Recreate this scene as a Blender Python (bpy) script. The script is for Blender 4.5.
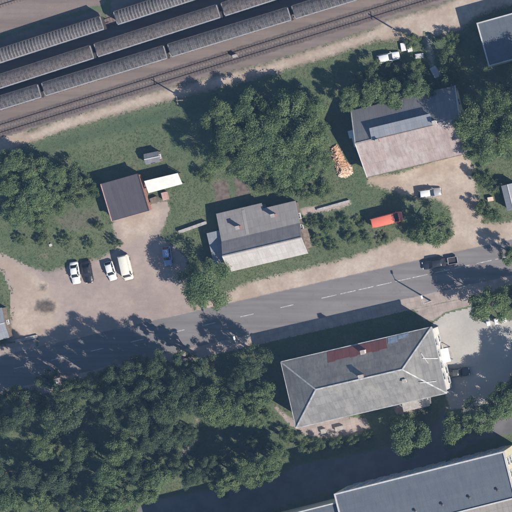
import bpy, bmesh, math, random
import numpy as np
from mathutils import Vector, Matrix
R = math.radians
random.seed(7)
rng = np.random.default_rng(7)
scene = bpy.context.scene
for o in list(bpy.data.objects): bpy.data.objects.remove(o)
COL = scene.collection

# ------------------------------------------------------------------ camera, sky, sun, exposure
S = 0.2                                    # metres per photograph pixel on the ground
NADIR = (1080, 60)                          # where the aircraft stood, in ground pixels
CAMX, CAMY, CAMZ = (NADIR[0]-256)*S, (256-NADIR[1])*S, 600.0
cd = bpy.data.cameras.new('camera'); cam = bpy.data.objects.new('camera', cd); COL.objects.link(cam)
cam.location = (CAMX, CAMY, CAMZ)
cd.sensor_width = 36; cd.sensor_fit = 'HORIZONTAL'
cd.lens = 36*CAMZ/(512*S)
cd.shift_x = -CAMX/(512*S); cd.shift_y = -CAMY/(512*S)
cd.clip_start = 1; cd.clip_end = 6000
scene.camera = cam

SUN_EL = R(38); TO_SUN = Vector((0.86, -0.51, 0)).normalized()
SUN_AZ = math.atan2(TO_SUN.x, TO_SUN.y)    # clockwise from +Y
world = bpy.data.worlds.new('World'); scene.world = world; world.use_nodes = True
wn = world.node_tree; bgn = wn.nodes['Background']
sky = wn.nodes.new('ShaderNodeTexSky'); sky.sky_type = 'NISHITA'; sky.sun_disc = False
sky.sun_elevation = SUN_EL; sky.sun_rotation = SUN_AZ; sky.air_density = 1.2; sky.dust_density = .4; sky.ozone_density = 4.0
wn.links.new(sky.outputs[0], bgn.inputs[0]); bgn.inputs[1].default_value = 0.075
sl = bpy.data.lights.new('sun', 'SUN'); sun = bpy.data.objects.new('sun', sl); COL.objects.link(sun)
sl.energy = 5.0; sl.angle = R(0.53); sl.color = (1.0, 0.93, 0.84)
d = Vector((TO_SUN.x*math.cos(SUN_EL), TO_SUN.y*math.cos(SUN_EL), math.sin(SUN_EL)))
sun.rotation_euler = d.to_track_quat('Z', 'Y').to_euler()
scene.view_settings.view_transform = 'Standard'; scene.view_settings.look = 'None'
scene.view_settings.exposure = 0.5; scene.view_settings.gamma = 1
scene.render.engine = 'CYCLES'
scene.cycles.use_adaptive_sampling = True; scene.cycles.adaptive_threshold = .03
scene.cycles.max_bounces = 4; scene.cycles.diffuse_bounces = 2; scene.cycles.glossy_bounces = 2; scene.cycles.transmission_bounces = 2; scene.cycles.volume_bounces = 0
scene.cycles.transparent_max_bounces = 6
scene.render.filter_size = 2.7

# ------------------------------------------------------------------ helpers
def P(px, py, z=0.0):
    gx, gy = (px-256)*S, (256-py)*S
    k = (CAMZ-z)/CAMZ
    return Vector((CAMX+(gx-CAMX)*k, CAMY+(gy-CAMY)*k, z))

def tag(o, label=None, cat=None, group=None, kind=None):
    if label: o['label'] = label
    if cat: o['category'] = cat
    if group: o['group'] = group
    if kind: o['kind'] = kind
    return o

def empty(name, loc, rz=0.0, label=None, cat=None, group=None):
    o = bpy.data.objects.new(name, None); COL.objects.link(o)
    o.location = loc; o.rotation_euler = (0, 0, rz); o.empty_display_size = .3
    return tag(o, label, cat, group)

def link(name, me, parent=None, loc=None, rz=None):
    o = bpy.data.objects.new(name, me); COL.objects.link(o)
    if parent: o.parent = parent
    if loc is not None: o.location = loc
    if rz is not None: o.rotation_euler = (0, 0, rz)
    return o

def copy_tree(o, parent=None):
    c = o.copy(); COL.objects.link(c); c.parent = parent
    for ch in o.children: copy_tree(ch, c)
    return c

class MB:
    def __init__(s): s.v = []; s.f = []
    def add(s, vs, fs):
        n = len(s.v); s.v += [tuple(v) for v in vs]; s.f += [tuple(i+n for i in f) for f in fs]; return s
    def box(s, c, d, rz=0.0, top=1.0):
        x, y, z = d[0]/2, d[1]/2, d[2]/2; cr, sr = math.cos(rz), math.sin(rz)
        vs = []
        for sz, k in ((-1, 1), (1, top)):
            for sx, sy in ((-1, -1), (1, -1), (1, 1), (-1, 1)):
                a, b = sx*x*k, sy*y*k
                vs.append((c[0]+a*cr-b*sr, c[1]+a*sr+b*cr, c[2]+sz*z))
        return s.add(vs, [(3, 2, 1, 0), (4, 5, 6, 7), (0, 1, 5, 4), (1, 2, 6, 5), (2, 3, 7, 6), (3, 0, 4, 7)])
    def bar(s, a, b, w, h=None, seg=4):
        a, b = Vector(a), Vector(b); h = h or w; t = (b-a).normalized()
        up = Vector((0, 0, 1)) if abs(t.z) < .95 else Vector((1, 0, 0))
        r = t.cross(up).normalized(); u = r.cross(t)
        vs = []
        for p in (a, b):
            for sx, sy in ((-1, -1), (1, -1), (1, 1), (-1, 1)): vs.append(p+r*sx*w/2+u*sy*h/2)
        return s.add(vs, [(3, 2, 1, 0), (4, 5, 6, 7), (0, 1, 5, 4), (1, 2, 6, 5), (2, 3, 7, 6), (3, 0, 4, 7)])
    def tube(s, a, b, r0, r1, n=8, cap=True):
        a, b = Vector(a), Vector(b); t = (b-a).normalized()
        up = Vector((0, 0, 1)) if abs(t.z) < .95 else Vector((1, 0, 0))
        r = t.cross(up).normalized(); u = r.cross(t); vs = []
        for p, q in ((a, r0), (b, r1)):
            for i in range(n):
                an = 2*math.pi*i/n; vs.append(p+r*math.cos(an)*q+u*math.sin(an)*q)
        fs = [(i, (i+1) % n, n+(i+1) % n, n+i) for i in range(n)]
        if cap: fs += [tuple(range(n-1, -1, -1)), tuple(range(n, 2*n))]
        return s.add(vs, fs)
    def slab(s, quad, t):
        """thick panel from a 3/4-gon, thickness t below along its normal"""
        q = [Vector(p) for p in quad]; n = (q[1]-q[0]).cross(q[2]-q[0]).normalized()
        k = len(q); vs = q+[p-n*t for p in q]
        return s.add(vs, [tuple(range(k)), tuple(range(2*k-1, k-1, -1))]+[(i, k+i, k+(i+1) % k, (i+1) % k) for i in range(k)])
    def loft(s, rings, cap=True):
        n = len(rings[0]); vs = [p for r in rings for p in r]; fs = []
        for j in range(len(rings)-1):
            for i in range(n):
                fs.append((j*n+i, j*n+(i+1) % n, (j+1)*n+(i+1) % n, (j+1)*n+i))
        if cap: fs += [tuple(range(n-1, -1, -1)), tuple((len(rings)-1)*n+i for i in range(n))]
        return s.add(vs, fs)
    def mesh(s, name, m, smooth=False, bevel=0):
        me = bpy.data.meshes.new(name); me.from_pydata(s.v, [], s.f); me.update()
        bm = bmesh.new(); bm.from_mesh(me)
        bmesh.ops.recalc_face_normals(bm, faces=bm.faces)
        if bevel: bmesh.ops.bevel(bm, geom=[e for e in bm.edges], offset=bevel, segments=2, affect='EDGES', clamp_overlap=True)
        bm.to_mesh(me); bm.free()
        if smooth:
            for p in me.polygons: p.use_smooth = True
        me.materials.append(m); return me
    def build(s, name, m, parent=None, smooth=False, bevel=0):
        return link(name, s.mesh(name, m, smooth, bevel), parent)

# ------------------------------------------------------------------ materials
class NT:
    def __init__(s, m): s.nt = m.node_tree; s.n = s.nt.nodes; s.l = s.nt.links
    def new(s, t, **k):
        n = s.n.new(t)
        for a, b in k.items(): setattr(n, a, b)
        return n
    def val(s, sock, v):
        if hasattr(v, 'node'): s.l.new(v, sock)
        else: sock.default_value = v
    def noise(s, vec, scale, detail=4, rough=.6, dist=0.0):
        n = s.new('ShaderNodeTexNoise'); s.l.new(vec, n.inputs['Vector'])
        n.inputs['Scale'].default_value = scale; n.inputs['Detail'].default_value = detail
        n.inputs['Roughness'].default_value = rough; n.inputs['Distortion'].default_value = dist
        return n.outputs[0]
    def ramp(s, v, a, b, lo=0.0, hi=1.0):
        n = s.new('ShaderNodeMapRange', interpolation_type='SMOOTHSTEP'); s.l.new(v, n.inputs[0])
        for i, x in enumerate((a, b, lo, hi)): n.inputs[i+1].default_value = x
        return n.outputs[0]
    def math(s, op, a, b=0.0):
        n = s.new('ShaderNodeMath', operation=op); s.val(n.inputs[0], a); s.val(n.inputs[1], b); return n.outputs[0]
    def mix(s, f, a, b, mode='MIX'):
        n = s.new('ShaderNodeMix', data_type='RGBA', blend_type=mode); s.val(n.inputs[0], f)
        for i, c in ((6, a), (7, b)):
            s.val(n.inputs[i], c if hasattr(c, 'node') else (*c, 1) if len(c) == 3 else c)
        return n.outputs[2]
    def pos(s): return s.new('ShaderNodeNewGeometry').outputs['Position']
    def obj(s): return s.new('ShaderNodeTexCoord').outputs['Object']
    def mapping(s, vec, rot=(0, 0, 0), scale=(1, 1, 1)):
        n = s.new('ShaderNodeMapping'); s.l.new(vec, n.inputs[0]); n.inputs['Rotation'].default_value = rot
        n.inputs['Scale'].default_value = scale; return n.outputs[0]
    def bump(s, h, dist, strength=1.0):
        n = s.new('ShaderNodeBump'); s.l.new(h, n.inputs['Height']); n.inputs['Distance'].default_value = dist
        n.inputs['Strength'].default_value = strength; return n.outputs[0]

def newmat(name, rough=.8, spec=.3, metal=0.0):
    m = bpy.data.materials.new(name); m.use_nodes = True; t = NT(m); b = m.node_tree.nodes['Principled BSDF']
    b.inputs['Roughness'].default_value = rough; b.inputs['Specular IOR Level'].default_value = spec
    b.inputs['Metallic'].default_value = metal
    return m, t, b

def plain(name, col, rough=.7, spec=.3, var=.25, scale=1.5, metal=0.0, bump=0.0):
    m, t, b = newmat(name, rough, spec, metal)
    v = t.obj(); n = t.noise(v, scale, 5, .65)
    f = t.ramp(n, .3, .7)
    dk = tuple(c*(1-var) for c in col); lt = tuple(min(1, c*(1+var*.6)) for c in col)
    t.l.new(t.mix(f, dk, lt), b.inputs['Base Color'])
    if bump: t.l.new(t.bump(t.noise(v, scale*8, 3), bump), b.inputs['Normal'])
    return m

def grass_color(t):
    p = t.pos()
    a = t.ramp(t.noise(p, .07, 4), .38, .66); bb = t.ramp(t.noise(p, .35, 5, .65), .35, .7); c = t.ramp(t.noise(p, 2.2, 4, .7), .3, .75)
    col = t.mix(a, (.088, .130, .066), (.128, .160, .084))
    col = t.mix(t.math('MULTIPLY', bb, .55), col, (.180, .176, .112))
    col = t.mix(t.math('MULTIPLY', c, .4), col, (.066, .100, .052))
    dry = t.ramp(t.noise(p, .22, 6, .7, .6), .56, .74, 0, .7)
    return t.mix(dry, col, (.215, .185, .130))

def sand_color(t):
    p = t.pos()
    a = t.ramp(t.noise(p, .16, 5), .35, .68); c = t.ramp(t.noise(p, 1.6, 6, .7), .3, .72)
    col = t.mix(a, (.38, .295, .23), (.52, .435, .36))
    col = t.mix(t.ramp(t.noise(p, .45, 5, .65), .5, .75, 0, .5), col, (.28, .22, .18))
    return t.mix(t.math('MULTIPLY', c, .4), col, (.26, .205, .17))

def soil(t):
    return t.mix(t.ramp(t.noise(t.pos(), 1.2, 6), .3, .7), (.10, .08, .065), (.19, .15, .125))

def sheet_mat(name, color_fn, under, width=.5, jag=1.0, rough=.95, bump=.03):
    m, t, b = newmat(name, rough, .15)
    col = color_fn(t)
    at = t.new('ShaderNodeAttribute', attribute_name='edge')
    n = t.math('MULTIPLY', t.math('SUBTRACT', t.noise(t.pos(), .9, 6, .7), .5), jag*2.4)
    f = t.ramp(t.math('ADD', at.outputs['Fac'], n), -width*.5, width)
    if under: col = t.mix(f, under(t), col)
    t.l.new(col, b.inputs['Base Color'])
    t.l.new(t.bump(t.noise(t.pos(), 5, 5, .7), bump), b.inputs['Normal'])
    return m

M = {}
m, t, b = newmat('grass_ground', .95, .1)
t.l.new(grass_color(t), b.inputs['Base Color']); t.l.new(t.bump(t.noise(t.pos(), 3, 5, .7), .15), b.inputs['Normal']); M['ground'] = m

ROAD_A = R(12.9); RAIL_A = R(17.3)
def asphalt(t):
    p = t.pos(); q = t.mapping(p, (0, 0, -ROAD_A), (.04, .9, 1)); fine = t.noise(p, 6, 5, .75)
    a = t.ramp(t.noise(q, 1.0, 4), .3, .7); c = t.ramp(t.noise(p, .25, 5), .35, .7)
    col = t.mix(a, (.162, .153, .152), (.222, .208, .204))
    col = t.mix(t.math('MULTIPLY', c, .4), col, (.165, .150, .146))
    col = t.mix(t.math('MULTIPLY', t.ramp(fine, .4, .7), .35), col, (.235, .22, .21))
    v = t.new('ShaderNodeTexVoronoi', feature='DISTANCE_TO_EDGE'); nv = t.new('ShaderNodeTexNoise'); t.l.new(p, nv.inputs[0]); nv.inputs['Scale'].default_value = .6; nv.inputs['Detail'].default_value = 5; wv_ = t.new('ShaderNodeMix', data_type='VECTOR'); wv_.inputs[0].default_value = .35; t.l.new(t.mapping(p, (0, 0, -ROAD_A), (.16, .3, 1)), wv_.inputs[4]); t.l.new(nv.outputs[1], wv_.inputs[5]); t.l.new(wv_.outputs[1], v.inputs['Vector']); v.inputs['Scale'].default_value = 1.0
    cr = t.ramp(v.outputs[0], .0, .010, .16, 0)
    return t.mix(cr, col, (.07, .065, .065))
M['asphalt'] = sheet_mat('old_asphalt', asphalt, sand_color, .25, .22, .85, .01)
def alley_c(t):
    p = t.pos(); a = t.ramp(t.noise(p, .3, 5), .3, .7)
    return t.mix(a, (.12, .115, .118), (.18, .17, .168))
M['alley'] = sheet_mat('alley_asphalt', alley_c, grass_color, .4, .5, .9, .01)
M['sand'] = sheet_mat('sandy_dirt', sand_color, grass_color, .9, 1.1)
def carpark(t):
    p = t.pos(); a = t.ramp(t.noise(p, .12, 5), .35, .65); c = t.ramp(t.noise(p, .9, 6, .7), .35, .7); g = t.ramp(t.noise(p, 7, 4, .8), .35, .7)
    col = t.mix(a, (.28, .222, .20), (.385, .308, .265))
    col = t.mix(t.math('MULTIPLY', c, .5), col, (.205, .172, .163))
    col = t.mix(t.ramp(t.noise(t.mapping(p, (0, 0, .5), (.25, 1.2, 1)), 1.1, 5, .7), .52, .72, 0, .4), col, (.40, .345, .30))
    return t.mix(t.math('MULTIPLY', g, .45), col, (.40, .33, .29))
M['sand_rail'] = sheet_mat('sandy_track', sand_color, lambda t: t.mix(.45, soil(t), grass_color(t)), 1.2, 1.2)
M['sand_park'] = sheet_mat('sandy_yard_patch', sand_color, lambda t: carpark(t), 2.2, 2.0)
M['carpark'] = sheet_mat('carpark_gravel', carpark, grass_color, .8, .9)
def pave(t):
    p = t.mapping(t.pos(), (0, 0, -ROAD_A)); a = t.ramp(t.noise(t.pos(), .5, 5), .3, .7)
    col = t.mix(a, (.30, .25, .225), (.40, .335, .30))
    br = t.new('ShaderNodeTexBrick'); t.l.new(p, br.inputs['Vector']); br.inputs['Scale'].default_value = 1
    for k, v in (('Mortar Size', .02), ('Brick Width', 1.0), ('Row Height', 1.0)): br.inputs[k].default_value = v
    br.inputs['Color1'].default_value = (.82, .82, .82, 1); br.inputs['Color2'].default_value = (1.1, 1.08, 1.05, 1); br.inputs['Mortar'].default_value = (.5, .47, .45, 1); br.offset = 0
    return t.mix(.6, col, t.mix(1.0, col, br.outputs[0], 'MULTIPLY'))
M['pave'] = sheet_mat('worn_paving', pave, grass_color, .25, .35)
def court(t):
    a = t.ramp(t.noise(t.pos(), .2, 6), .3, .7); c = t.ramp(t.noise(t.pos(), 2.5, 5, .7), .4, .7)
    return t.mix(t.math('MULTIPLY', c, .3), t.mix(a, (.37, .35, .32), (.44, .41, .375)), (.30, .28, .265))
M['court'] = sheet_mat('courtyard_concrete', court, grass_color, .3, .5)
def ballast(t):
    p = t.pos(); q = t.mapping(p, (0, 0, -RAIL_A), (.03, .55, 1))
    a = t.ramp(t.noise(q, 1.0, 5), .3, .7); c = t.ramp(t.noise(p, .5, 6, .7), .35, .7); g = t.ramp(t.noise(p, 9, 4, .8), .3, .7)
    col = t.mix(a, (.155, .120, .106), (.25, .194, .168))
    col = t.mix(t.math('MULTIPLY', c, .4), col, (.15, .13, .126))
    return t.mix(t.math('MULTIPLY', g, .4), col, (.225, .19, .175))
M['ballast'] = sheet_mat('railway_ballast', ballast, grass_color, .9, 1.2, .95, .05)
def stain(t):
    p = t.pos(); q = t.mapping(p, (0, 0, -RAIL_A), (.05, .8, 1))
    return t.mix(t.ramp(t.noise(q, 1, 5), .3, .7), (.085, .070, .066), (.135, .112, .105))
M['stain'] = sheet_mat('oil_stained_ballast', stain, ballast, .3, .5, .9, .04)
M['soil'] = sheet_mat('bare_soil', soil, grass_color, .6, 1.0)
M['mud'] = sheet_mat('mud_patch', lambda t: t.mix(t.ramp(t.noise(t.pos(), 1.2, 6), .3, .7), (.08, .068, .058), (.17, .14, .12)), sand_color, .9, .9)
M['tarmac_patch'] = sheet_mat('tarmac_patch', lambda t: t.mix(t.ramp(t.noise(t.pos(), 1.2, 6), .3, .7), (.15, .143, .143), (.178, .17, .168)), asphalt, .1, .1)
M['paint'] = plain('worn_road_paint', (.48, .47, .45), .8, .2, .45, 2.5)

def leaf_mat(name, c0, c1, c2):
    m, t, b = newmat(name, .55, .25)
    at = t.new('ShaderNodeAttribute', attribute_name='tone'); oi = t.new('ShaderNodeObjectInfo')
    col = t.mix(at.outputs['Fac'], c0, c1)
    col = t.mix(t.ramp(oi.outputs['Random'], .0, 1.0, 0, .75), col, t.mix(at.outputs['Fac'], c0, c2))
    t.l.new(col, b.inputs['Base Color'])
    tr = t.new('ShaderNodeBsdfTranslucent'); t.l.new(t.mix(.5, col, (.16, .22, .05)), tr.inputs[0])
    ms = t.new('ShaderNodeMixShader'); ms.inputs[0].default_value = .32
    out = m.node_tree.nodes['Material Output']; t.l.new(b.outputs[0], ms.inputs[1]); t.l.new(tr.outputs[0], ms.inputs[2]); t.l.new(ms.outputs[0], out.inputs[0])
    return m
M['leaf'] = leaf_mat('broadleaf_foliage', (.066, .115, .054), (.168, .240, .102), (.205, .255, .105))
M['leaf_dark'] = leaf_mat('dark_foliage', (.042, .074, .044), (.098, .146, .080), (.138, .172, .080))
M['leaf_bush'] = leaf_mat('bush_foliage', (.062, .105, .048), (.130, .185, .080), (.165, .195, .088))
M['bark'] = plain('bark', (.11, .09, .072), .9, .1, .4, 3)

def roof_mat(name, c0, c1, stainc, w=1.1, h=1.6, stain_amt=.5, rough=.8, seam=.75, rib=0.18):
    """sheet roofing: local x runs along the ridge"""
    m, t, b = newmat(name, rough, .25)
    v = t.obj()
    br = t.new('ShaderNodeTexBrick'); t.l.new(v, br.inputs['Vector']); br.offset = .0; br.inputs['Scale'].default_value = 1
    for k, x in (('Mortar Size', .025), ('Brick Width', w), ('Row Height', h), ('Bias', 0.0)): br.inputs[k].default_value = x
    br.inputs['Color1'].default_value = (*c0, 1); br.inputs['Color2'].default_value = (*c1, 1)
    br.inputs['Mortar'].default_value = (*[c*seam for c in c0], 1)
    big = t.ramp(t.noise(v, .35, 5, .6), .4, .72)
    st = t.ramp(t.noise(t.mapping(v, (0, 0, 0), (1.3, .22, 1)), 1.2, 5, .65), .42, .72)
    col = t.mix(t.math('MULTIPLY', big, stain_amt), br.outputs[0], stainc)
    col = t.mix(t.math('MULTIPLY', st, stain_amt*.8), col, [c*.72 for c in c0])
    t.l.new(col, b.inputs['Base Color'])
    wv = t.new('ShaderNodeTexWave', wave_type='BANDS', bands_direction='X'); t.l.new(v, wv.inputs[0]); wv.inputs['Scale'].default_value = 1/rib*.32; 
    t.l.new(t.bump(wv.outputs[1], .02, .6), b.inputs['Normal'])
    return m
M['slate'] = roof_mat('grey_asbestos_sheet', (.175, .170, .165), (.228, .22, .21), (.275, .262, .238), stain_amt=.8)
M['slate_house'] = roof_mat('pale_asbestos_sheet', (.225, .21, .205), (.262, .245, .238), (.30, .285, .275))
M['white_sheet'] = roof_mat('white_asbestos_sheet', (.40, .38, .355), (.455, .435, .41), (.36, .32, .295), stain_amt=.6)  # south slope sheets, paler than those on the north slopes
M['pink_sheet'] = roof_mat('faded_pink_sheet', (.29, .228, .212), (.35, .275, .255), (.38, .345, .325), w=.9, h=2.2, stain_amt=.85)
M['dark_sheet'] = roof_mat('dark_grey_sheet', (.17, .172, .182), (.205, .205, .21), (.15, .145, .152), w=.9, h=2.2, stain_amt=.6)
M['patch'] = roof_mat('lighter_asbestos_sheet', (.28, .265, .255), (.31, .295, .285), (.30, .28, .27))
M['felt'] = roof_mat('purple_grey_felt', (.078, .070, .082), (.088, .078, .09), (.098, .09, .10), w=1.0, h=8, stain_amt=.5, seam=.8)
M['bitumen'] = roof_mat('bitumen_roof_felt', (.096, .112, .135), (.108, .125, .148), (.125, .14, .158), w=12, h=1.0, stain_amt=.55, seam=.9)
M['blue_sheet'] = roof_mat('grey_blue_sheet', (.25, .265, .29), (.29, .30, .32), (.22, .22, .24))
M['redroof'] = roof_mat('red_painted_sheet', (.19, .070, .066), (.23, .088, .08), (.17, .08, .078))
M['blueroof'] = plain('pale_blue_sheet', (.24, .30, .37), .7, .3, .4, 2)
M['wall_white'] = plain('white_render', (.70, .67, .62), .9, .1, .14, .8)
M['wall_grey'] = plain('grey_render', (.36, .35, .33), .9, .1, .2, .8)
M['wall_cream'] = plain('cream_render', (.62, .56, .42), .9, .1, .12, .8)
M['wall_wood'] = plain('weathered_boards', (.20, .16, .13), .9, .1, .35, 2)
M['brick'] = plain('reddish_brick', (.36, .19, .15), .9, .1, .25, 2)
M['pinkboard'] = plain('pink_board', (.48, .30, .27), .85, .1, .2, 2)
M['ridge'] = plain('weathered_ridge', (.44, .435, .43), .8, .2, .35, 1.0)
M['plaster_trim'] = plain('pale_trim', (.50, .49, .48), .7, .3, .15)
M['whitepaint'] = plain('white_paint', (.74, .73, .70), .5, .4, .1)
M['whitemetal'] = plain('white_metal_roof', (.72, .70, .64), .45, .4, .08, .7)
M['darkpaint'] = plain('dark_paint', (.045, .04, .04), .6, .3, .2)
M['concrete'] = plain('concrete', (.40, .37, .34), .9, .1, .25, 1.5)
M['zinc'] = plain('zinc', (.42, .44, .46), .45, .5, .15, 2, .3)
M['glass'] = plain('window_glass', (.03, .035, .045), .08, .6, .2)
M['wagon_brown'] = plain('dusty_brown_wagon', (.108, .093, .090), .85, .2, .5, 1.4)
M['wagon_grey'] = plain('dusty_grey_wagon', (.092, .088, .092), .85, .2, .55, 1.6)
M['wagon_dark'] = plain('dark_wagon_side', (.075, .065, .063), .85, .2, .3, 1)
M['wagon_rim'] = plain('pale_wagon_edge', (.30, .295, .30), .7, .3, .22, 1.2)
M['iron'] = plain('dark_iron', (.045, .04, .038), .7, .3, .3, 2)
M['rust'] = plain('rusty_rail', (.10, .065, .05), .6, .4, .3, 2)
M['sleeper'] = plain('sleeper', (.15, .125, .115), .95, .1, .3, 2)
M['firewood'] = plain('split_firewood', (.60, .38, .25), .9, .1, .3, 1.2)
M['log_pale'] = plain('pale_split_wood', (.66, .52, .40), .9, .1, .2, 1.2)
M['tyre'] = plain('tyre_rubber', (.025, .025, .026), .9, .1, .2)
M['rim'] = plain('wheel_rim', (.35, .35, .36), .4, .5, .1, 2, .6)
M['lamp_glass'] = plain('lamp_glass', (.75, .75, .72), .2, .6, .05)
M['tail_red'] = plain('tail_lamp_red', (.35, .02, .02), .3, .5, .1)
M['lamphead'] = plain('lamp_head', (.78, .78, .78), .4, .5, .05)
def carpaint(name, c):
    m, t, b = newmat(name, .38, .5); b.inputs['Base Color'].default_value = (*c, 1)
    b.inputs['Coat Weight'].default_value = .35; b.inputs['Coat Roughness'].default_value = .15
    n = t.noise(t.obj(), 3, 5, .7); t.l.new(t.ramp(n, .3, .7, .3, .5), b.inputs['Roughness'])
    t.l.new(t.mix(t.ramp(n, .35, .75, 0, .2 if sum(c) > .6 else .05), c, (.33, .29, .25)), b.inputs['Base Color'])
    return m
for k, c in dict(white=(.74, .74, .72), black=(.012, .012, .014), blue=(.26, .34, .55), silver=(.30, .30, .31), red=(.72, .17, .11), navy=(.02, .024, .036), cream=(.74, .71, .60), dgrey=(.05, .052, .055)).items():
    M['car_'+k] = carpaint('car_paint_'+k, c)

# ------------------------------------------------------------------ ground sheets
HARD = []                                   # polygons (world xy) where no grass tuft may stand
def sd_poly(pts, X, Y):
    pts = np.asarray(pts); n = len(pts); dmin = np.full(X.shape, 1e9); ins = np.zeros(X.shape, bool)
    for i in range(n):
        x0, y0 = pts[i]; x1, y1 = pts[(i+1) % n]; ex, ey = x1-x0, y1-y0
        tt = np.clip(((X-x0)*ex+(Y-y0)*ey)/(ex*ex+ey*ey+1e-12), 0, 1)
        dmin = np.minimum(dmin, np.hypot(X-x0-tt*ex, Y-y0-tt*ey))
        c = ((y0 > Y) != (y1 > Y)) & (X < (x1-x0)*(Y-y0)/(y1-y0+1e-12)+x0); ins ^= c
    return np.where(ins, dmin, -dmin)

def sheet(name, polys, z, mat, cell=.4, parent=None, hard=.3, reach=.5):
    ws = [[tuple(P(*p).xy) for p in poly] for poly in polys]
    A = np.concatenate([np.array(w) for w in ws]); lo = A.min(0)-1; hi = A.max(0)+1
    xs = np.arange(lo[0], hi[0]+cell, cell); ys = np.arange(lo[1], hi[1]+cell, cell); X, Y = np.meshgrid(xs, ys)
    sd = np.max([sd_poly(w, X, Y) for w in ws], axis=0)
    k = sd > -reach; q = k[:-1, :-1] & k[1:, :-1] & k[:-1, 1:] & k[1:, 1:]
    idx = np.full(X.shape, -1); jj, ii = np.nonzero(q); used = np.zeros(X.shape, bool)
    for a, c in ((0, 0), (1, 0), (0, 1), (1, 1)): used[jj+a, ii+c] = True
    idx[used] = np.arange(used.sum())
    co = np.stack([X[used], Y[used], np.full(used.sum(), z)], 1)
    F = np.stack([idx[jj, ii], idx[jj, ii+1], idx[jj+1, ii+1], idx[jj+1, ii]], 1)
    me = bpy.data.meshes.new(name); me.from_pydata(co.tolist(), [], F.tolist()); me.update()
    at = me.attributes.new('edge', 'FLOAT', 'POINT'); at.data.foreach_set('value', sd[used].astype(np.float32))
    me.materials.append(mat)
    o = link(name, me, parent)
    if not parent: tag(o, kind='structure')
    if hard is not None: HARD.extend((w, hard) for w in ws)
    return o

def offset_line(pts, a, b):
    """band polygon round a polyline given in px; a = px offset upwards, b = downwards (vertical)"""
    return [(x, y-a) for x, y in pts]+[(x, y+b) for x, y in reversed(pts)]

g = MB().add([(-900, -900, 0), (900, -900, 0), (900, 900, 0), (-900, 900, 0)], [(0, 1, 2, 3)]).build('ground', M['ground'])
tag(g, kind='structure')

def band(name, line, a, b_, z, mat, hard=.2):
    """straight-edged strip along a px polyline: a px above it, b_ px below"""
    pts = []
    for (x0, y0), (x1, y1) in zip(line, line[1:]):
        n = max(1, int(math.hypot(x1-x0, y1-y0)/4)); pts += [(x0+(x1-x0)*i/n, y0+(y1-y0)*i/n) for i in range(n)]
    pts.append(line[-1]); k = 21; V = []; E = []; F = []
    wid = (a+b_)*S*math.cos(ROAD_A)
    for x, y in pts:
        for j in range(k):
            t_ = j/(k-1); V.append(tuple(P(x, y-a+(a+b_)*t_, z))); E.append(min(t_, 1-t_)*wid)
    for i in range(len(pts)-1):
        for j in range(k-1): F.append((i*k+j, i*k+j+1, (i+1)*k+j+1, (i+1)*k+j))
    me = bpy.data.meshes.new(name); me.from_pydata(V, [], F); me.update()
    at = me.attributes.new('edge', 'FLOAT', 'POINT'); at.data.foreach_set('value', np.array(E, np.float32)); me.materials.append(mat)
    HARD.append(([tuple(P(*p).xy) for p in offset_line(line, a, b_)], hard))
    return tag(link(name, me), kind='structure')

def ext(pts):                               # run a polyline well past the frame
    a, b_ = pts[0], pts[1]; c, e = pts[-2], pts[-1]
    k0 = 250/abs(a[0]-b_[0]); k1 = 250/abs(e[0]-c[0])
    return [(a[0]+(a[0]-b_[0])*k0, a[1]+(a[1]-b_[1])*k0)]+pts+[(e[0]+(e[0]-c[0])*k1, e[1]+(e[1]-c[1])*k1)]

BALLAST_S = ext([(0, 146), (60, 125), (124, 106), (200, 85), (264, 69), (330, 49), (388, 30), (460, 6)])
sheet('railway_bed', [[(p[0], p[1]) for p in BALLAST_S]+[(750, -420), (-250, -140)]], .004, M['ballast'], .6, hard=1.0)
TRACK_LINE = ext([(0, 147), (60, 126), (124, 106), (200, 86), (264, 70), (330, 50), (388, 31), (440, 16), (512, -6)])
sheet('sandy_track', [offset_line([(-60, 166), (0, 146), (30, 137), (60, 126), (124, 106), (200, 86), (264, 70), (330, 50), (388, 30)], 6.5, 7), [(370, 30), (388, 20), (440, 5), (470, -8), (560, -40), (560, -10), (478, 16), (462, 30), (440, 36), (400, 40), (380, 42)], [(-60, 150), (0, 134), (30, 128), (22, 148), (0, 160), (-60, 180)]], .008, M['sand_rail'], .4, hard=.3)
sheet('grass_strip', [[(-20, 40), (0, 34), (40, 22), (80, 10), (108, 1), (112, 8), (104, 14), (94, 12), (60, 21), (30, 30), (0, 40), (-20, 46)], [(108, -10), (118, -12), (104, 22), (98, 24)]], .010, sheet_mat('thin_grass', grass_color, ballast, .5, 1.2), .3, hard=None)

ROADC = ext([(0, 372), (180, 331), (330, 296.5), (412, 278), (512, 256)])
def roady(x):
    for (x0, y0), (x1, y1) in zip(ROADC, ROADC[1:]):
        if x0 <= x <= x1: return y0+(y1-y0)*(x-x0)/(x1-x0)
sheet('dirt_yard', [
    [(193, 330), (196, 304), (214, 298), (250, 281), (300, 269), (345, 258), (372, 249), (398, 238), (420, 243), (445, 238), (452, 226), (448, 208), (436, 200), (405, 196), (384, 190), (366, 184), (368, 176), (400, 172), (440, 158), (466, 150), (474, 166), (477, 188), (480, 208), (486, 222), (505, 222), (530, 216), (760, 160), (760, 215), (512, 262), (300, 306), (196, 330)],
    ], .006, M['sand'], .4)
sheet('car_park', [[(-60, 214), (-20, 240), (0, 254), (22, 264), (48, 271), (66, 266), (100, 257), (113, 250), (116, 236), (111, 224), (118, 214), (146, 204), (166, 200), (171, 208), (166, 222), (160, 236), (178, 248), (192, 262), (188, 290), (196, 312), (190, 335), (0, 380), (-30, 384), (-30, 350), (6, 345), (12, 318), (12, 292), (4, 272), (-20, 256), (-60, 236)]], .005, M['carpark'], .4)
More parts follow.
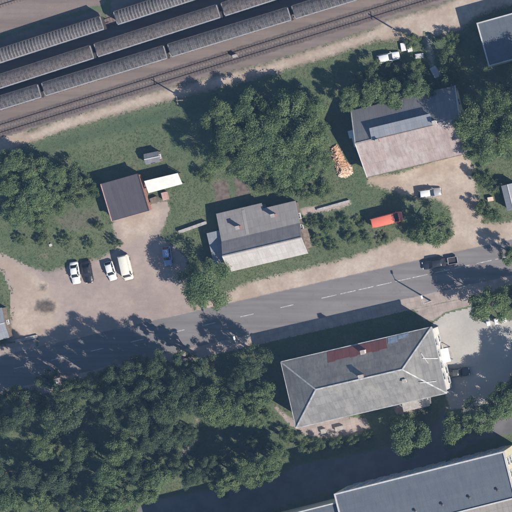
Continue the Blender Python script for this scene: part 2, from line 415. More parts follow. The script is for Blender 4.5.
sheet('pavement', [[(-200, 395), (0, 345), (36, 338), (37, 350), (0, 360), (-200, 410)]], .009, M['pave'], .35)
band('roadside_pavement', [(x, roady(x)+25) for x in (-150, 0, 100, 200, 300, 412, 512, 700)], 9, 7, .0100, M['pave'])
road = band('road', ROADC, 17, 20, .014, M['asphalt'])
sheet('courtyard', [[(430, 318), (445, 308), (474, 300), (488, 318), (512, 320), (620, 300), (620, 420), (512, 402), (450, 410), (444, 392)]], .0075, M['court'], .35)
sheet('alley', [[(60, 560), (150, 500), (215, 490), (262, 484), (300, 464), (340, 458), (390, 446), (430, 428), (446, 404), (520, 384), (640, 350), (640, 400), (520, 432), (480, 440), (440, 462), (330, 492), (260, 512), (200, 560)]], .0055, M['alley'], .45, hard=-.5)
sheet('terrace', [[(276, 405), (286, 414), (300, 424), (340, 416), (366, 418), (371, 428), (362, 434), (330, 439), (306, 436), (290, 426), (274, 408)], [(392, 402), (420, 396), (422, 410), (396, 415)]], .0085, M['pave'], .3)
sheet('sandy_path', [[(-60, 214), (-20, 240), (0, 254), (22, 264), (40, 274), (52, 290), (58, 318), (48, 340), (14, 344), (12, 318), (12, 292), (4, 272), (-20, 256), (-60, 236)], [(114, 226), (120, 216), (146, 206), (166, 203), (168, 210), (162, 226), (146, 240), (122, 246)]], .0088, M['sand_park'], .35, hard=None)
sheet('corner_paving', [[(396, 306), (412, 296), (440, 290), (476, 284), (482, 300), (470, 306), (446, 312), (432, 322), (424, 320), (414, 310)]], .0092, M['pave'], .3)
sheet('mud_patch', [[(36, 300), (48, 298), (57, 303), (55, 313), (44, 315), (35, 310)], [(39, 283), (47, 284), (46, 291), (39, 290)]], .0095, M['mud'], .25, hard=None)
sheet('garden_bed', [[(212, 182), (228, 178), (232, 200), (216, 205)], [(234, 178), (246, 176), (250, 196), (236, 199)]], .0105, M['soil'], .25)
sheet('worn_lawn', [[(54, 212), (96, 206), (104, 222), (94, 232), (60, 230)]], .0112, sheet_mat('thin_soil', lambda t: t.mix(.5, soil(t), grass_color(t)), grass_color, 1.0, 1.4), .35, hard=None)
sheet('rough_grass', [offset_line([(-20, 176), (30, 154), (60, 142), (100, 130), (140, 120), (180, 110), (205, 104)], 8, 11)], .0106, sheet_mat('rough_grass', lambda t: t.mix(.75, grass_color(t), (.055, .090, .052)), grass_color, 2.2, 1.6), .35, hard=None)
sheet('garden_path', [[(300, 208), (336, 203), (350, 199), (352, 204), (338, 210), (302, 216)]], .0108, M['pave'], .25)
sheet('wood_path', [offset_line([(192, 408), (196, 414), (198, 424), (197, 436), (190, 446), (178, 458), (166, 470)], 2.5, 4)], .0102, M['sand'], .25)
# lane dashes: children of the road
for x in (20, 58, 97, 137, 178, 209, 247, 287, 329, 348, 366, 384, 403, 420, 442, 462, 484, 503):
    ln = 6.5 if x < 320 else 7.5
    y0, y1 = roady(x-ln), roady(x+ln); a, c = P(x-ln, y0-.2, .02), P(x+ln, y1-.2, .02)
    n = (c-a).to_2d().orthogonal().normalized()*.075; n = Vector((n.x, n.y, 0))
    MB().add([a-n, c-n, c+n, a+n], [(0, 1, 2, 3)]).build('lane_dash', M['paint'], road)

# ------------------------------------------------------------------ railway
def rail_frame(px, py): return P(px, py)
u = Vector((math.cos(RAIL_A), math.sin(RAIL_A), 0)); vN = Vector((-u.y, u.x, 0))
def sleepers_mesh(n, pitch):
    mb = MB()
    for i in range(n): mb.box(((i-n/2)*pitch, 0, .005), (.24, 2.6, .06))
    return mb.mesh('sleepers', M['sleeper'])
SL = sleepers_mesh(320, .6)
RAILM = MB().box((0, 0, .11), (190, .085, .15)).mesh('rail', M['rust'])
def track(px, py, label, stain=True):
    c = P(px, py); t_ = empty('railway_track', c, RAIL_A, label, 'track', 'parallel railway tracks')
    s_ = link('sleepers', SL, t_); s_['kind'] = 'stuff'
    for y in (-.76, .76): link('rail', RAILM, t_, (0, y, 0))
    return t_
# base centre of each row: wagon south edge in px at x=0 (roof height 3.6)
ROW_Y = {1: (63.5, .325), 2: (89, .322), 3: (110.5, .308)}
def wag_base(row, px, zt=3.5):
    y, k = ROW_Y[row]; p = P(px, y-k*px, zt); p = p+vN*1.5; p.z = 0; return p
def proj_track(p): 
    q = p-u*(p.dot(u)); return q
for row, lab in ((1, 'rear siding track under the northernmost row of wagons'), (2, 'siding track under the middle row of freight wagons'), (3, 'siding track under the wagon row nearest the open track')):
    b0 = wag_base(row, 130)
    px, py = b0.x/S+256, 256-b0.y/S
    track(px, py, lab)
track(140, 85.5, 'open running track with rusty rails south of the wagons')
track(10, -2, 'empty track crossing the bare ground in the top left corner')
for off, w in ((-.75, .75), (.95, .6)):
    c = P(140, 85.5); pts = []
    for s_, side in ((-80, -1), (80, -1), (80, 1), (-80, 1)):
        q = c+u*s_+vN*(off+side*w); pts.append((q.x/S+256, 256-q.y/S))
    sheet('stained_ballast', [pts], .0100+.0002*off, M['stain'], .3, hard=None)

def arch(y, w, h): return h*(1-(2*y/w)**2)
def make_wagon(L, roofm, ribbed, label):
    w = empty('freight_wagon', (0, 0, 0), RAIL_A, label, 'wagon', 'freight wagons standing in rows')
    hw = 1.3
    MB().box((0, 0, 2.15), (L, hw*2, 2.1)).build('body', M['wagon_dark'], w)
    MB().box((0, 0, 1.0), (L-.2, 2.2, .22)).box((L/2+.35, 0, 1.0), (.7, .25, .25)).box((-L/2-.35, 0, 1.0), (.7, .25, .25)).build('underframe', M['iron'], w)
    n = 9; ys = [(-1.25+2.5*i/(n-1)) for i in range(n)]
    top = [[(x, y, 3.22+arch(y, 2.5, .40)) for y in ys]+[(x, y, 3.17+arch(y, 2.5, .40)) for y in reversed(ys)] for x in (-L/2, L/2)]
    MB().loft(top).build('roof', roofm, w)
    for s_ in (-1, 1): MB().box((0, s_*1.35, 3.24), (L+.04, .24 if s_ < 0 else .14, .12)).build('edge_rail', M['wagon_rim'] if s_ < 0 else M['wagon_dark'], w)  # sunlight put into the colour: south rail pale, north rail dark
    for s_ in (-1, 1): MB().box((s_*(L/2+.03), 0, 3.3), (.14, 2.44, .3)).build('end_beam', M['wagon_rim'], w)
    # ribs over the roof, shared mesh
    ht = .12 if ribbed else .045; wd = .24 if ribbed else .2; pitch = .66 if ribbed else .8
    rb = [[(x, y, z0+arch(y, 2.5, .40)+3.215) for y in ys for z0 in ()] for x in (0,)]
    ring = [[(x, y, 3.225+arch(y, 2.5, .40)+ht) for y in ys]+[(x, y, 3.21+arch(y, 2.5, .40)) for y in reversed(ys)] for x in (-wd/2, wd/2)]
    rm = MB().loft(ring).mesh('roof_rib', M['wagon_rib'] if ribbed else M['wagon_seam'])
    k = int((L-1)/pitch)
    for i in range(k): link('roof_rib', rm, w, ((i-(k-1)/2)*pitch, 0, 0))
    post = MB().box((0, 0, 2.15), (.14, .1, 2.0)).mesh('side_post', M['wagon_dark'])
    for s_ in (-1, 1):
        for i in range(int(L/2.2)): link('side_post', post, w, ((i-(int(L/2.2)-1)/2)*2.2, s_*(hw+.05), 0))
    for s_ in (-1, 1):
        bg = MB().box((s_*(L/2-3), 0, .62), (2.6, 2.1, .3)).build('bogie', M['iron'], w)
        for dx in (-.92, .92):
            for y in (-.76, .76):
                link('wheel', WHEEL, bg, (s_*(L/2-3)+dx, y, .73))
    return w
M['wagon_seam'] = plain('worn_roof_seam', (.128, .115, .113), .85, .2, .5, 2.2)
M['wagon_rib'] = plain('pale_dusty_rib', (.20, .182, .178), .85, .2, .35, 1.8)
WHEEL = MB().tube((0, -.07, 0), (0, .07, 0), .46, .46, 14).mesh('wheel', M['rust'])
def place_wagon(row, x0, x1, roofm, ribbed, label):
    a, b_ = wag_base(row, x0), wag_base(row, x1); L = (b_-a).length-.15
    w = make_wagon(L, roofm, ribbed, label); c = (a+b_)/2; w.location = (c.x, c.y, .12)
    w.rotation_euler = (0, 0, math.atan2((b_-a).y, (b_-a).x))
W1 = [(-20, 104, 'ribbed-roof wagon at left of the northernmost row'), (117.5, 209, 'ribbed-roof wagon cut by the top edge, second in northernmost row')]
W2 = [(-30, 94, 'brown-roofed wagon at the left end of the middle row'), (98, 220.5, 'long brown-roofed wagon in the centre of the middle row'), (225, 330, 'brown-roofed wagon at the top edge ending the middle row')]
W3 = [(-82, 41.5, 'short visible end of grey wagon at the left edge, southern row'), (45.5, 167.5, 'grey wagon second from left in the row nearest the open track'), (171.5, 291.5, 'grey wagon third from left in the row nearest the open track'), (295.5, 415, 'grey wagon last on the right of the southern row')]
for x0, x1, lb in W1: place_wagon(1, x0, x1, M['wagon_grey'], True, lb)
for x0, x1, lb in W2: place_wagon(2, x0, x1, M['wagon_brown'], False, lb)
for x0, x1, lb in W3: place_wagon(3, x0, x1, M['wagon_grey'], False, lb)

# ------------------------------------------------------------------ buildings
FOOT = []
def local_poly(e, pts):
    mat = Matrix.Translation(e.location) @ Matrix.Rotation(e.rotation_euler[2], 4, 'Z')
    return [tuple((mat @ Vector((x, y, 0))).xy) for x, y in pts]
def win_meshes(w, h):
    fr = MB()
    for x in (-w/2, w/2): fr.box((x, .03, 0), (.09, .06, h+.09))
    for z in (-h/2, h/2): fr.box((0, .03, z), (w-.09, .06, .09))
    fr.box((0, .028, 0), (.06, .05, h-.09))
    return fr.mesh('window', M['whitepaint']), MB().box((0, .012, 0), (w-.08, .02, h-.08)).mesh('pane', M['glass']), MB().box((0, .1, -h/2-.08), (w+.2, .2, .05)).mesh('sill', M['zinc'])
WIN = {}
def window(parent, x, y, z, rz, w=1.3, h=1.5):
    if (w, h) not in WIN: WIN[(w, h)] = win_meshes(w, h)
    f, p, s_ = WIN[(w, h)]
    o = link('window', f, parent, (x, y, z), rz); link('pane', p, o); link('sill', s_, o)
def door(parent, x, y, z0, rz, w=1.2, h=2.1, m=None):
    o = MB().box((0, .04, h/2), (w, .08, h)).build('door', m or M['darkpaint'], parent); o.location = (x, y, z0); o.rotation_euler = (0, 0, rz)
    MB().bar((w*.35, .08, h*.48), (w*.35, .16, h*.48), .04).bar((w*.35, .15, h*.48), (w*.22, .15, h*.48), .03).build('handle', M['zinc'], o)
def facade(parent, a, b_, rows, n, w=1.3, h=1.5, inset=1.6):
    """windows along wall a->b (outside on the right hand)"""
    a, b_ = Vector(a), Vector(b_); d_ = (b_-a); L = d_.length; d_.normalize(); rz = math.atan2(d_.y, d_.x)+math.pi
    for z in rows:
        for i in range(n):
            p = a+d_*(inset+(L-2*inset)*(i+.5)/n); window(parent, p.x, p.y, z, rz, w, h)
def chimney(parent, x, y, z0, z1, w=.6, d_=.6, m=None):
    c = MB().box((x, y, (z0+z1)/2), (w, d_, z1-z0)).build('chimney', m or M['brick'], parent)
    MB().box((x, y, z1+.04), (w+.16, d_+.16, .08)).build('chimney_cap', M['concrete'], c)

# --- hipped two-storey block
def hip_block():
    EZ = 7.3; RH = 3.9; nw, ne, se, sw = P(280, 362, EZ), P(431.5, 327, EZ), P(447, 393, EZ), P(297, 428, EZ)
    c = (nw+ne+se+sw)/4; a = ((ne-nw)+(se-sw))/2; rz = math.atan2(a.y, a.x); L = a.length; W = (((nw-sw)+(ne-se))/2).length
    e = empty('hip_roofed_building', (c.x, c.y, 0), rz, 'two-storey block with grey hipped roof and red patch, south of the road', 'building')
    hx, hy = L/2-.32, W/2-.5
    MB().box((0, 0, EZ/2-.02), (hx*2, hy*2, EZ-.04)).build('wall', M['wall_white'], e)
    MB().box((0, 0, .3), (hx*2+.12, hy*2+.12, .6)).build('plinth', M['wall_grey'], e)
    X, Y, RZ = L/2, W/2, EZ+RH; rx = X-Y*.98
    A, B, C_, D = (-X, Y, EZ), (X, Y, EZ), (X, -Y, EZ), (-X, -Y, EZ); R0, R1 = (-rx, 0, RZ), (rx, 0, RZ)
    for nm, q in (('roof_slope', (D, C_, R1, R0)), ('roof_slope', (B, A, R0, R1)), ('roof_hip', (A, D, R0)), ('roof_hip', (C_, B, R1))):
        o = MB().slab(q, .09).build(nm, M['slate'], e)
    for p, q in ((R0, R1), (R0, A), (R0, D), (R1, B), (R1, C_)):
        v0, v1 = Vector(p)+Vector((0, 0, .04)), Vector(q)+Vector((0, 0, .04)); MB().bar(v0, v1, .28, .09).build('ridge_cap', M['ridge'], e)
    for p, q in ((A, B), (B, C_), (C_, D), (D, A)):
        MB().bar(Vector(p)+Vector((0, 0, -.05)), Vector(q)+Vector((0, 0, -.05)), .18, .14).build('gutter', M['ridge'], e)
    n = Vector((0, RH/Y, 1)).normalized()      # north slope normal-ish
    def on_n(x, t): return Vector((x, Y*(1-t), EZ+RH*t))
    def patch(nm, x0, x1, t0, t1, m, lift=.05):
        MB().slab([on_n(x1, t0)+n*lift, on_n(x0, t0)+n*lift, on_n(x0, t1)+n*lift, on_n(x1, t1)+n*lift], .04).build(nm, m, e)
    for i in range(8): patch('red_roof_sheet', -5.9+i*1.5, -5.9+i*1.5+1.47, .035, .31 if i % 3 else .335, M['redroof'], .05+.01*(i % 2))
    patch('blue_roof_sheet', 6.35, 8.3, .02, .2, M['blueroof']); patch('blue_roof_sheet', 8.35, 10.6, .02, .13, M['blueroof'], .06)
    chimney(e, 1.5, 5.0, EZ+.5, EZ+2.6, .7, .7, M['wall_white']); chimney(e, .6, .55, RZ-.6, RZ+.7, .9, .5)
    chimney(e, 8.4, -2.3, EZ+2.0, EZ+3.3, .6, .6, M['wall_white'])
    # white pipe with a cross arm lying over the east hip
    def on_e(t, y): return Vector((X-(X-rx)*t, y, EZ+RH*t+.12))
    MB().bar(on_e(.02, .4), on_e(.42, 1.2), .18).build('pipe', M['plaster_trim'], e)
    MB().bar(on_e(.30, -.1), on_e(.42, 2.2), .14).build('pipe', M['plaster_trim'], e)
    MB().bar(on_e(.62, -3.4), on_e(.2, -3.9), .14).build('pipe', M['plaster_trim'], e)
    facade(e, (hx, hy, 0), (-hx, hy, 0), (1.9, 5.1), 10); facade(e, (-hx, -hy, 0), (hx, -hy, 0), (1.9, 5.1), 10)
    facade(e, (hx, -hy, 0), (hx, hy, 0), (5.1,), 4); facade(e, (hx, -hy, 0), (hx, -.9, 0), (1.9,), 2, inset=.6); facade(e, (hx, 1.6, 0), (hx, hy, 0), (1.9,), 1, inset=.6)
    facade(e, (-hx, hy, 0), (-hx, -hy, 0), (1.9, 5.1), 4)
    door(e, hx, .4, .25, math.pi*1.5, 1.3, 2.2)
    pc = MB().slab([(hx, -1, 3.0), (hx+1.5, -1, 2.85), (hx+1.5, 1.8, 2.85), (hx, 1.8, 3.0)], .14).build('porch_canopy', M['whitepaint'], e)
    for y in (-.85, 1.65): MB().bar((hx+1.38, y, 0), (hx+1.38, y, 2.75), .1).build('post', M['zinc'], pc)
    MB().box((hx+.7, .4, .12), (1.4, 2.6, .24)).build('step', M['concrete'], e)
    # south porch block
    MB().box((hx*.52, -hy-1.1, 1.5), (5.0, 2.2, 3.0)).build('porch', M['wall_grey'], e)
    MB().box((hx*.52, -hy-1.2, 3.06), (5.4, 2.5, .13)).build('porch_roof', M['concrete'], e)
    door(e, hx*.52, -hy-2.2, .05, math.pi)
    FOOT.append((local_poly(e, [(-hx, -hy), (hx, -hy), (hx, hy), (-hx, hy)]), .3))
    return e
HIP = hip_block()

# --- long low house in the middle, gambrel-like roof
def middle_house():
    EZ = 3.1
    n0, n1, s1, s0 = P(214.6, 214, 3.0), P(299, 194.5, 3.0), P(306, 253.5, 3.1), P(227.6, 272.6, 3.1)
    c = (n0+n1+s0+s1)/4; a = ((n1-n0)+(s1-s0))/2; rz = math.atan2(a.y, a.x); L = a.length-.6; W = 11.9
    e = empty('long_house', (c.x, c.y, 0), rz, 'low house with pale roof and white south slope between road and grove', 'house')
    X = L/2; yS = -W/2; yR = yS+3.4; yM = yR+2.9; yN = W/2; zR = EZ+2.2; zM = zR-1.75; zN = zM-.8
    def body(x0, x1, y1, z1):
        pts = [(yS+.35, 0), (y1, 0), (y1, z1-.1), (yM, zM-.12), (yR, zR-.12), (yS+.35, EZ+.12)]
        MB().loft([[(x, y, z) for y, z in pts] for x in (x0, x1)]).build('wall', M['wall_wood'] if x0 > 0 else M['wall_grey'], e)
    xs = X*.16
    body(-X+.35, xs, yN-.35, zN+.03); body(xs+.004, X-.35, yN-1.45, zN+.2)
    def sl(nm, x0, x1, ya, za, yb, zb, m):  # panel from (ya,za) low to (yb,zb) high
        q = [(x0, ya, za), (x1, ya, za), (x1, yb, zb), (x0, yb, zb)]
        if ya > yb: q = q[::-1]
        MB().slab(q, .07).build(nm, m, e)
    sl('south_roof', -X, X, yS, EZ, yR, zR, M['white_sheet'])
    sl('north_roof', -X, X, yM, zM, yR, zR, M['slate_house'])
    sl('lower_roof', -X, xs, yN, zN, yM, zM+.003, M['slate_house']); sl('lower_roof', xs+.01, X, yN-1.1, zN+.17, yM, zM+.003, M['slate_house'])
    MB().bar((-X, yR, zR+.03), (X, yR, zR+.03), .22, .08).build('ridge_cap', M['slate_house'], e)
    for s_ in (-1, 1): MB().bar((s_*X, yR, zR), (s_*X, yS, EZ), .1, .16).build('verge_board', M['plaster_trim'], e)
    chimney(e, -X+4.1, yM+1.9, 3.2, 5.0, .62, .55); chimney(e, X-4.6, yM+2.6, 3.1, 5.0, .62, .55)
    MB().slab([(-X+5.1, yM+.2, zM+.06), (-X+5.7, yM+.2, zM+.06), (-X+5.7, yN-.5, zN+.14), (-X+5.1, yN-.5, zN+.14)], .03).build('patch_sheet', M['patch'], e)
    facade(e, (-X+.35, yS+.35, 0), (X-.35, yS+.35, 0), (1.7,), 6, 1.1, 1.3)
    facade(e, (X-.35, yS+.35, 0), (X-.35, yN-1.5, 0), (1.6,), 3, 1.1, 1.3)
    door(e, -X+.35, 2.5, .05, math.pi/2)
    # annex on the west side
    ax = MB().box((-X-1.35, -.6, 1.1), (2.7, 6.0, 2.2)).build('annex', M['wall_wood'], e)
    MB().slab([(-X-2.9, -3.8, 2.25), (-X+.2, -3.8, 2.6), (-X+.2, 2.6, 2.6), (-X-2.9, 2.6, 2.25)], .06).build('annex_roof', M['blue_sheet'], ax)
    # east porch with clutter
    px_ = MB().slab([(X-.3, yS+1, 2.7), (X+.9, yS+1, 2.4), (X+.9, yS+5, 2.4), (X-.3, yS+5, 2.7)], .05).build('porch_roof', M['wall_wood'], e)
    for y in (yS+1.1, yS+4.9): MB().bar((X+.8, y, 0), (X+.8, y, 2.38), .1).build('post', M['wall_wood'], px_)
    FOOT.append((local_poly(e, [(-X-2.8, yS), (X+.8, yS), (X+.8, yN), (-X-2.8, yN)]), .1))
    return e
MID = middle_house()

# --- north-east house with long dormer
def ne_house():
    EZ = 3.9
    c = (P(352.8, 113.7, EZ)+P(455.3, 83.7, EZ)+P(469, 152, EZ)+P(367, 176, EZ))/4
    rz = R(13.6); L = 21.2; W = 13.6
    e = empty('dormer_house', (c.x, c.y, 0), rz, 'large house with grey north and faded pink south roof slope and long dormer', 'house')
    X, Y = L/2, W/2; RZ = EZ+3.1; yR = .15
    pts = [(-Y+.45, 0), (Y-.45, 0), (Y-.45, EZ+.1), (yR, RZ-.14), (-Y+.45, EZ+.1)]
    MB().loft([[(x, y, z) for y, z in pts] for x in (-X+.4, X-.4)]).build('wall', M['wall_cream'], e)
    MB().slab([(-X, -Y, EZ), (X, -Y, EZ), (X, yR, RZ), (-X, yR, RZ)], .08).build('south_roof', M['pink_sheet'], e)
    MB().slab([(X, Y, EZ), (-X, Y, EZ), (-X, yR, RZ), (X, yR, RZ)], .08).build('north_roof', M['dark_sheet'], e)
    MB().bar((-X, yR, RZ+.03), (X, yR, RZ+.03), .28, .1).build('ridge_cap', M['pink_sheet'], e)
    for s_ in (-1, 1):
        for yy in (-Y, Y): MB().bar((s_*(X+.02), yR, RZ), (s_*(X+.02), yy, EZ), .16, .2).build('verge_board', M['plaster_trim'], e)
    MB().bar((-X, -Y-.06, EZ-.06), (X, -Y-.06, EZ-.06), .16, .14).build('gutter', M['wall_wood'], e)
    x0, x1 = -X+3.6, X-5.6
    dm = MB().loft([[(x, .3, RZ-.4), (x, 2.2, RZ-1.2), (x, 2.2, RZ+.02), (x, .3, RZ+.28)] for x in (x0, x1)]).build('dormer', M['wall_grey'], e)
    MB().slab([(x1+.2, 2.45, RZ+.06), (x0-.2, 2.45, RZ+.06), (x0-.2, .1, RZ+.36), (x1+.2, .1, RZ+.36)], .07).build('dormer_roof', M['blue_sheet'], dm)
    MB().bar((x0-.2, .06, RZ+.38), (x1+.2, .06, RZ+.38), .12, .08).build('ridge_cap', M['wall_wood'], dm)
    chimney(e, x1+.75, .5, RZ-.5, RZ+1.2, .6, .6, M['wall_white']); chimney(e, x0+.9, -.35, RZ-.6, RZ+1.0, .5, .5)
    facade(e, (-X+.4, -Y+.45, 0), (X-.4, -Y+.45, 0), (1.8,), 7); facade(e, (X-.4, -Y+.45, 0), (X-.4, Y-.45, 0), (1.8,), 4)
    facade(e, (X-.4, Y-.45, 0), (-X+.4, Y-.45, 0), (1.8,), 7)
    for i in range(6): window(dm, x0+1.2+i*(x1-x0-2.4)/5, 2.2, RZ-.42, 0, .9, .5)
    door(e, -X+.4, 1.2, .1, math.pi/2)
    MB().box((-X-.5, .6, 1.5), (1.7, 2.0, 3.0)).build('entry_porch', M['wall_white'], e)
    FOOT.append((local_poly(e, [(-X, -Y), (X, -Y), (X, Y), (-X, Y)]), .2))
    return e
NEH = ne_house()

# --- garage with felt roof, and white-roofed carport
def garage():
    Z = 3.0
    c = (P(100, 184.7, Z)+P(139, 173.5, Z)+P(147.4, 210.5, Z)+P(114, 220.6, Z))/4
    e = empty('garage', (c.x, c.y, 0), R(15.8), 'square garage with dark purple-grey felt roof beside the car park', 'garage')
    X, Y = 3.75, 3.85
    MB().loft([[(x, -Y+.2, 0), (x, Y-.2, 0), (x, Y-.2, Z+.2), (x, -Y+.2, Z-.12)] for x in (-X+.2, X-.2)]).build('wall', M['brick'], e)
    MB().slab([(-X, -Y, Z), (X, -Y, Z), (X, Y, Z+.35), (-X, Y, Z+.35)], .12).build('roof', M['felt'], e)
    for x in (-X-.08, X+.08): MB().bar((x, -Y, Z+.02), (x, Y, Z+.37), .16, .16).build('verge_board', M['pinkboard'] if x < 0 else M['darkpaint'], e)
    MB().bar((-X-.05, -Y-.06, Z), (X+.05, -Y-.06, Z), .1, .16).build('fascia', M['pinkboard'], e)
    for x in (-1.8, 1.8): door(e, x, -Y+.2, 0, math.pi, 2.8, 2.5, M['wall_wood'])
    # boards leaning along the west wall
    for i in range(7): MB().bar((-X-.75+.05*(i % 2), -Y+.4+i*.72, .05), (-X+.1, -Y+.5+i*.74, 1.9), .5, .04).build('leaning_board', M['pinkboard'], e)
    FOOT.append((local_poly(e, [(-X-.8, -Y), (X, -Y), (X, Y), (-X-.8, Y)]), .1))
    return e
GAR = garage()
def carport():
    Z = 2.5; q = [P(144.5, 181, Z), P(178, 173, Z), P(182.5, 184, Z), P(148.5, 193.2, Z)]; c = sum(q, Vector())/4
    e = empty('carport', (c.x, c.y, 0), R(14), 'open carport with bright white sheet roof beside the garage', 'carport')
    inv = (Matrix.Translation(e.location) @ Matrix.Rotation(R(14), 4, 'Z')).inverted()
    lq = [inv @ p for p in q]
    for i, p in enumerate(lq): p.z = Z+(.25 if i < 2 else 0)
    MB().slab([lq[3], lq[2], lq[1], lq[0]], .06).build('roof', M['whitemetal'], e)
    for p in lq: MB().bar((p.x*.94, p.y*.9, 0), (p.x*.94, p.y*.9, p.z-.07), .12).build('post', M['wall_wood'], e)
    MB().bar((lq[3].x, lq[3].y*.95, Z-.14), (lq[2].x, lq[2].y*.95, Z-.09), .1, .14).build('beam', M['wall_wood'], e)
    MB().box((0, lq[0].y*.75, 1.0), (6.0, .08, 2.0)).build('back_wall', M['wall_wood'], e)
    FOOT.append((local_poly(e, [(p.x, p.y) for p in lq]), .1))
carport()

# --- long flat-roofed block at the lower right
def flat_block():
    Z = 11.0; rz = R(14.1)
    ne, nw = P(504, 450.8, Z), P(334, 494.0, Z)
    e = empty('flat_roofed_block', (0, 0, 0), rz, 'long flat-roofed block with grey felt roof in the lower right corner', 'building')
    ux = Vector((math.cos(rz), math.sin(rz), 0)); vy = Vector((-ux.y, ux.x, 0)); D = 9.6; L = (ne-nw).length
    c = (ne+nw)/2-vy*(D/2); e.location = (c.x, c.y, 0)
    X, Y = L/2, D/2
    MB().box((0, 0, Z/2-.1), (L, D, Z-.2)).build('wall', M['wall_cream'], e)
    MB().box((0, 0, Z-.12), (L-.5, D-.5, .14)).build('roof', M['bitumen'], e)
    for nm, a, b_ in (('parapet', (-X, Y-.14, Z), (X, Y-.14, Z)), ('parapet', (-X, -Y+.14, Z), (X, -Y+.14, Z)), ('parapet', (X-.14, -Y+.285, Z+.003), (X-.14, Y-.285, Z+.003)), ('parapet', (-X+.14, -Y+.285, Z+.003), (-X+.14, Y-.285, Z+.003))):
        MB().bar(a, b_, .28, .42).build(nm, M['plaster_trim'], e)
    for px, py in ((416, 511), (443, 504.5), (470, 497.5), (498, 490)):
        p = P(px, py, Z); q = Matrix.Rotation(-rz, 4, 'Z') @ (p-e.location)
        v = MB().tube((q.x, q.y, Z-.06), (q.x, q.y, Z+.45), .16, .16, 10).build('vent', M['iron'], e); MB().tube((q.x, q.y, Z+.45), (q.x, q.y, Z+.6), .32, .12, 10).build('vent_cap', M['wagon_seam'], v)
    facade(e, (X, Y, 0), (-X, Y, 0), (1.7, 4.4, 7.1, 9.6), 13, 1.4, 1.5, 1.0); facade(e, (X, -Y, 0), (X, Y, 0), (1.7, 4.4, 7.1, 9.6), 3, 1.4, 1.5, 1.0)
    door(e, 4.0, Y, .05, 0)
    facade(e, (-X, -Y, 0), (X, -Y, 0), (9.6,), 13, 1.4, 1.5, 1.0)
    # lower wing running on to the west, set back a little
    w = MB().box((-X-16.0, -.9, 5.0), (31.9, D-1.8, 10.0)).build('wing', M['wall_cream'], e)
    MB().box((-X-16.0, -.9, 10.03), (31.4, D-2.4, .08)).build('wing_roof', M['bitumen'], w)
    MB().bar((-X-31.9, Y-1.9, 10.1), (-X-.02, Y-1.9, 10.1), .24, .34).build('parapet', M['plaster_trim'], w)
    # lower annex on the south side
    s_ = MB().box((4, -Y-3.5, 3.2), (L-8, 6.98, 6.4)).build('south_wing', M['wall_grey'], e)
    MB().box((4, -Y-3.5, 6.43), (L-8.4, 6.6, .08)).build('south_wing_roof', M['slate_house'], s_)
    FOOT.append((local_poly(e, [(-X-32, -Y-7), (X, -Y-7), (X, Y), (-X-32, Y)]), .2))
flat_block()

# --- flat-roofed shed building, top right
def top_right():
    Z = 4.6; rz = R(15.6); nw = P(476.5, 23, Z)
    e = empty('flat_roofed_workshop', (0, 0, 0), rz, 'grey flat-roofed workshop with pale edge in the top right corner', 'building')
    ux = Vector((math.cos(rz), math.sin(rz), 0)); vy = Vector((-ux.y, ux.x, 0)); L, D = 18, 9
    c = nw+ux*L/2-vy*D/2; e.location = (c.x, c.y, 0); X, Y = L/2, D/2
    MB().box((0, 0, Z/2-.1), (L, D, Z-.2)).build('wall', M['wall_grey'], e); MB().box((0, 0, Z-.12), (L-.4, D-.4, .14)).build('roof', M['bitumen'], e)
    for a, b_ in (((-X, Y-.12, Z), (X, Y-.12, Z)), ((-X, -Y+.12, Z), (X, -Y+.12, Z)), ((-X+.12, -Y+.245, Z+.003), (-X+.12, Y-.245, Z+.003)), ((X-.12, -Y+.245, Z+.003), (X-.12, Y-.245, Z+.003))):
        MB().bar(a, b_, .24, .3).build('parapet', M['plaster_trim'], e)
    facade(e, (X, Y, 0), (-X, Y, 0), (2.2,), 6); facade(e, (-X, Y, 0), (-X, -Y, 0), (2.2,), 3)
    door(e, 0, -Y, .05, math.pi, 2.6, 2.6)
    FOOT.append((local_poly(e, [(-X, -Y), (X, -Y), (X, Y), (-X, Y)]), .2))
top_right()

def hut(px, py, w, d_, z, rz, roofm, wallm, label, name='shed', ridge=0.5):
    p = P(px, py, z); e = empty(name, (p.x, p.y, 0), rz, label, 'shed'); X, Y = w/2, d_/2
    MB().loft([[(x, -Y+.12, 0), (x, Y-.12, 0), (x, Y-.12, z-.05), (x, 0, z+ridge-.08), (x, -Y+.12, z-.05)] for x in (-X+.12, X-.12)]).build('wall', wallm, e)
    MB().slab([(-X, -Y, z-.06), (X, -Y, z-.06), (X, 0, z+ridge), (-X, 0, z+ridge)], .06).build('roof_slope', roofm, e)
    MB().slab([(X, Y, z-.06), (-X, Y, z-.06), (-X, 0, z+ridge), (X, 0, z+ridge)], .06).build('roof_slope', roofm, e)
    MB().bar((-X, 0, z+ridge+.02), (X, 0, z+ridge+.02), .2, .07).build('ridge_cap', M['plaster_trim'], e)
    door(e, 0, -Y+.12, 0, math.pi, .9, 1.95); window(e, X-.12, 0, 1.4, -math.pi/2, .8, .8)
    FOOT.append((local_poly(e, [(-X, -Y), (X, -Y), (X, Y), (-X, Y)]), .1))
hut(-8, 326, 5.5, 6.2, 2.9, R(14), M['blue_sheet'], M['wall_wood'], 'grey-roofed shed cut by the left edge beside the car park')
hut(511, 197, 5.2, 2.8, 2.6, R(104), M['blue_sheet'], M['wall_wood'], 'narrow grey-roofed shed at the right edge above the road')
hut(152, 158, 3.0, 2.2, 1.9, R(12), M['dark_sheet'], M['wall_wood'], 'small weathered shed behind the carport, roof darkened for tree shade', ridge=.35)  # darker roof sheet stands in for the grove's shadow on this shed

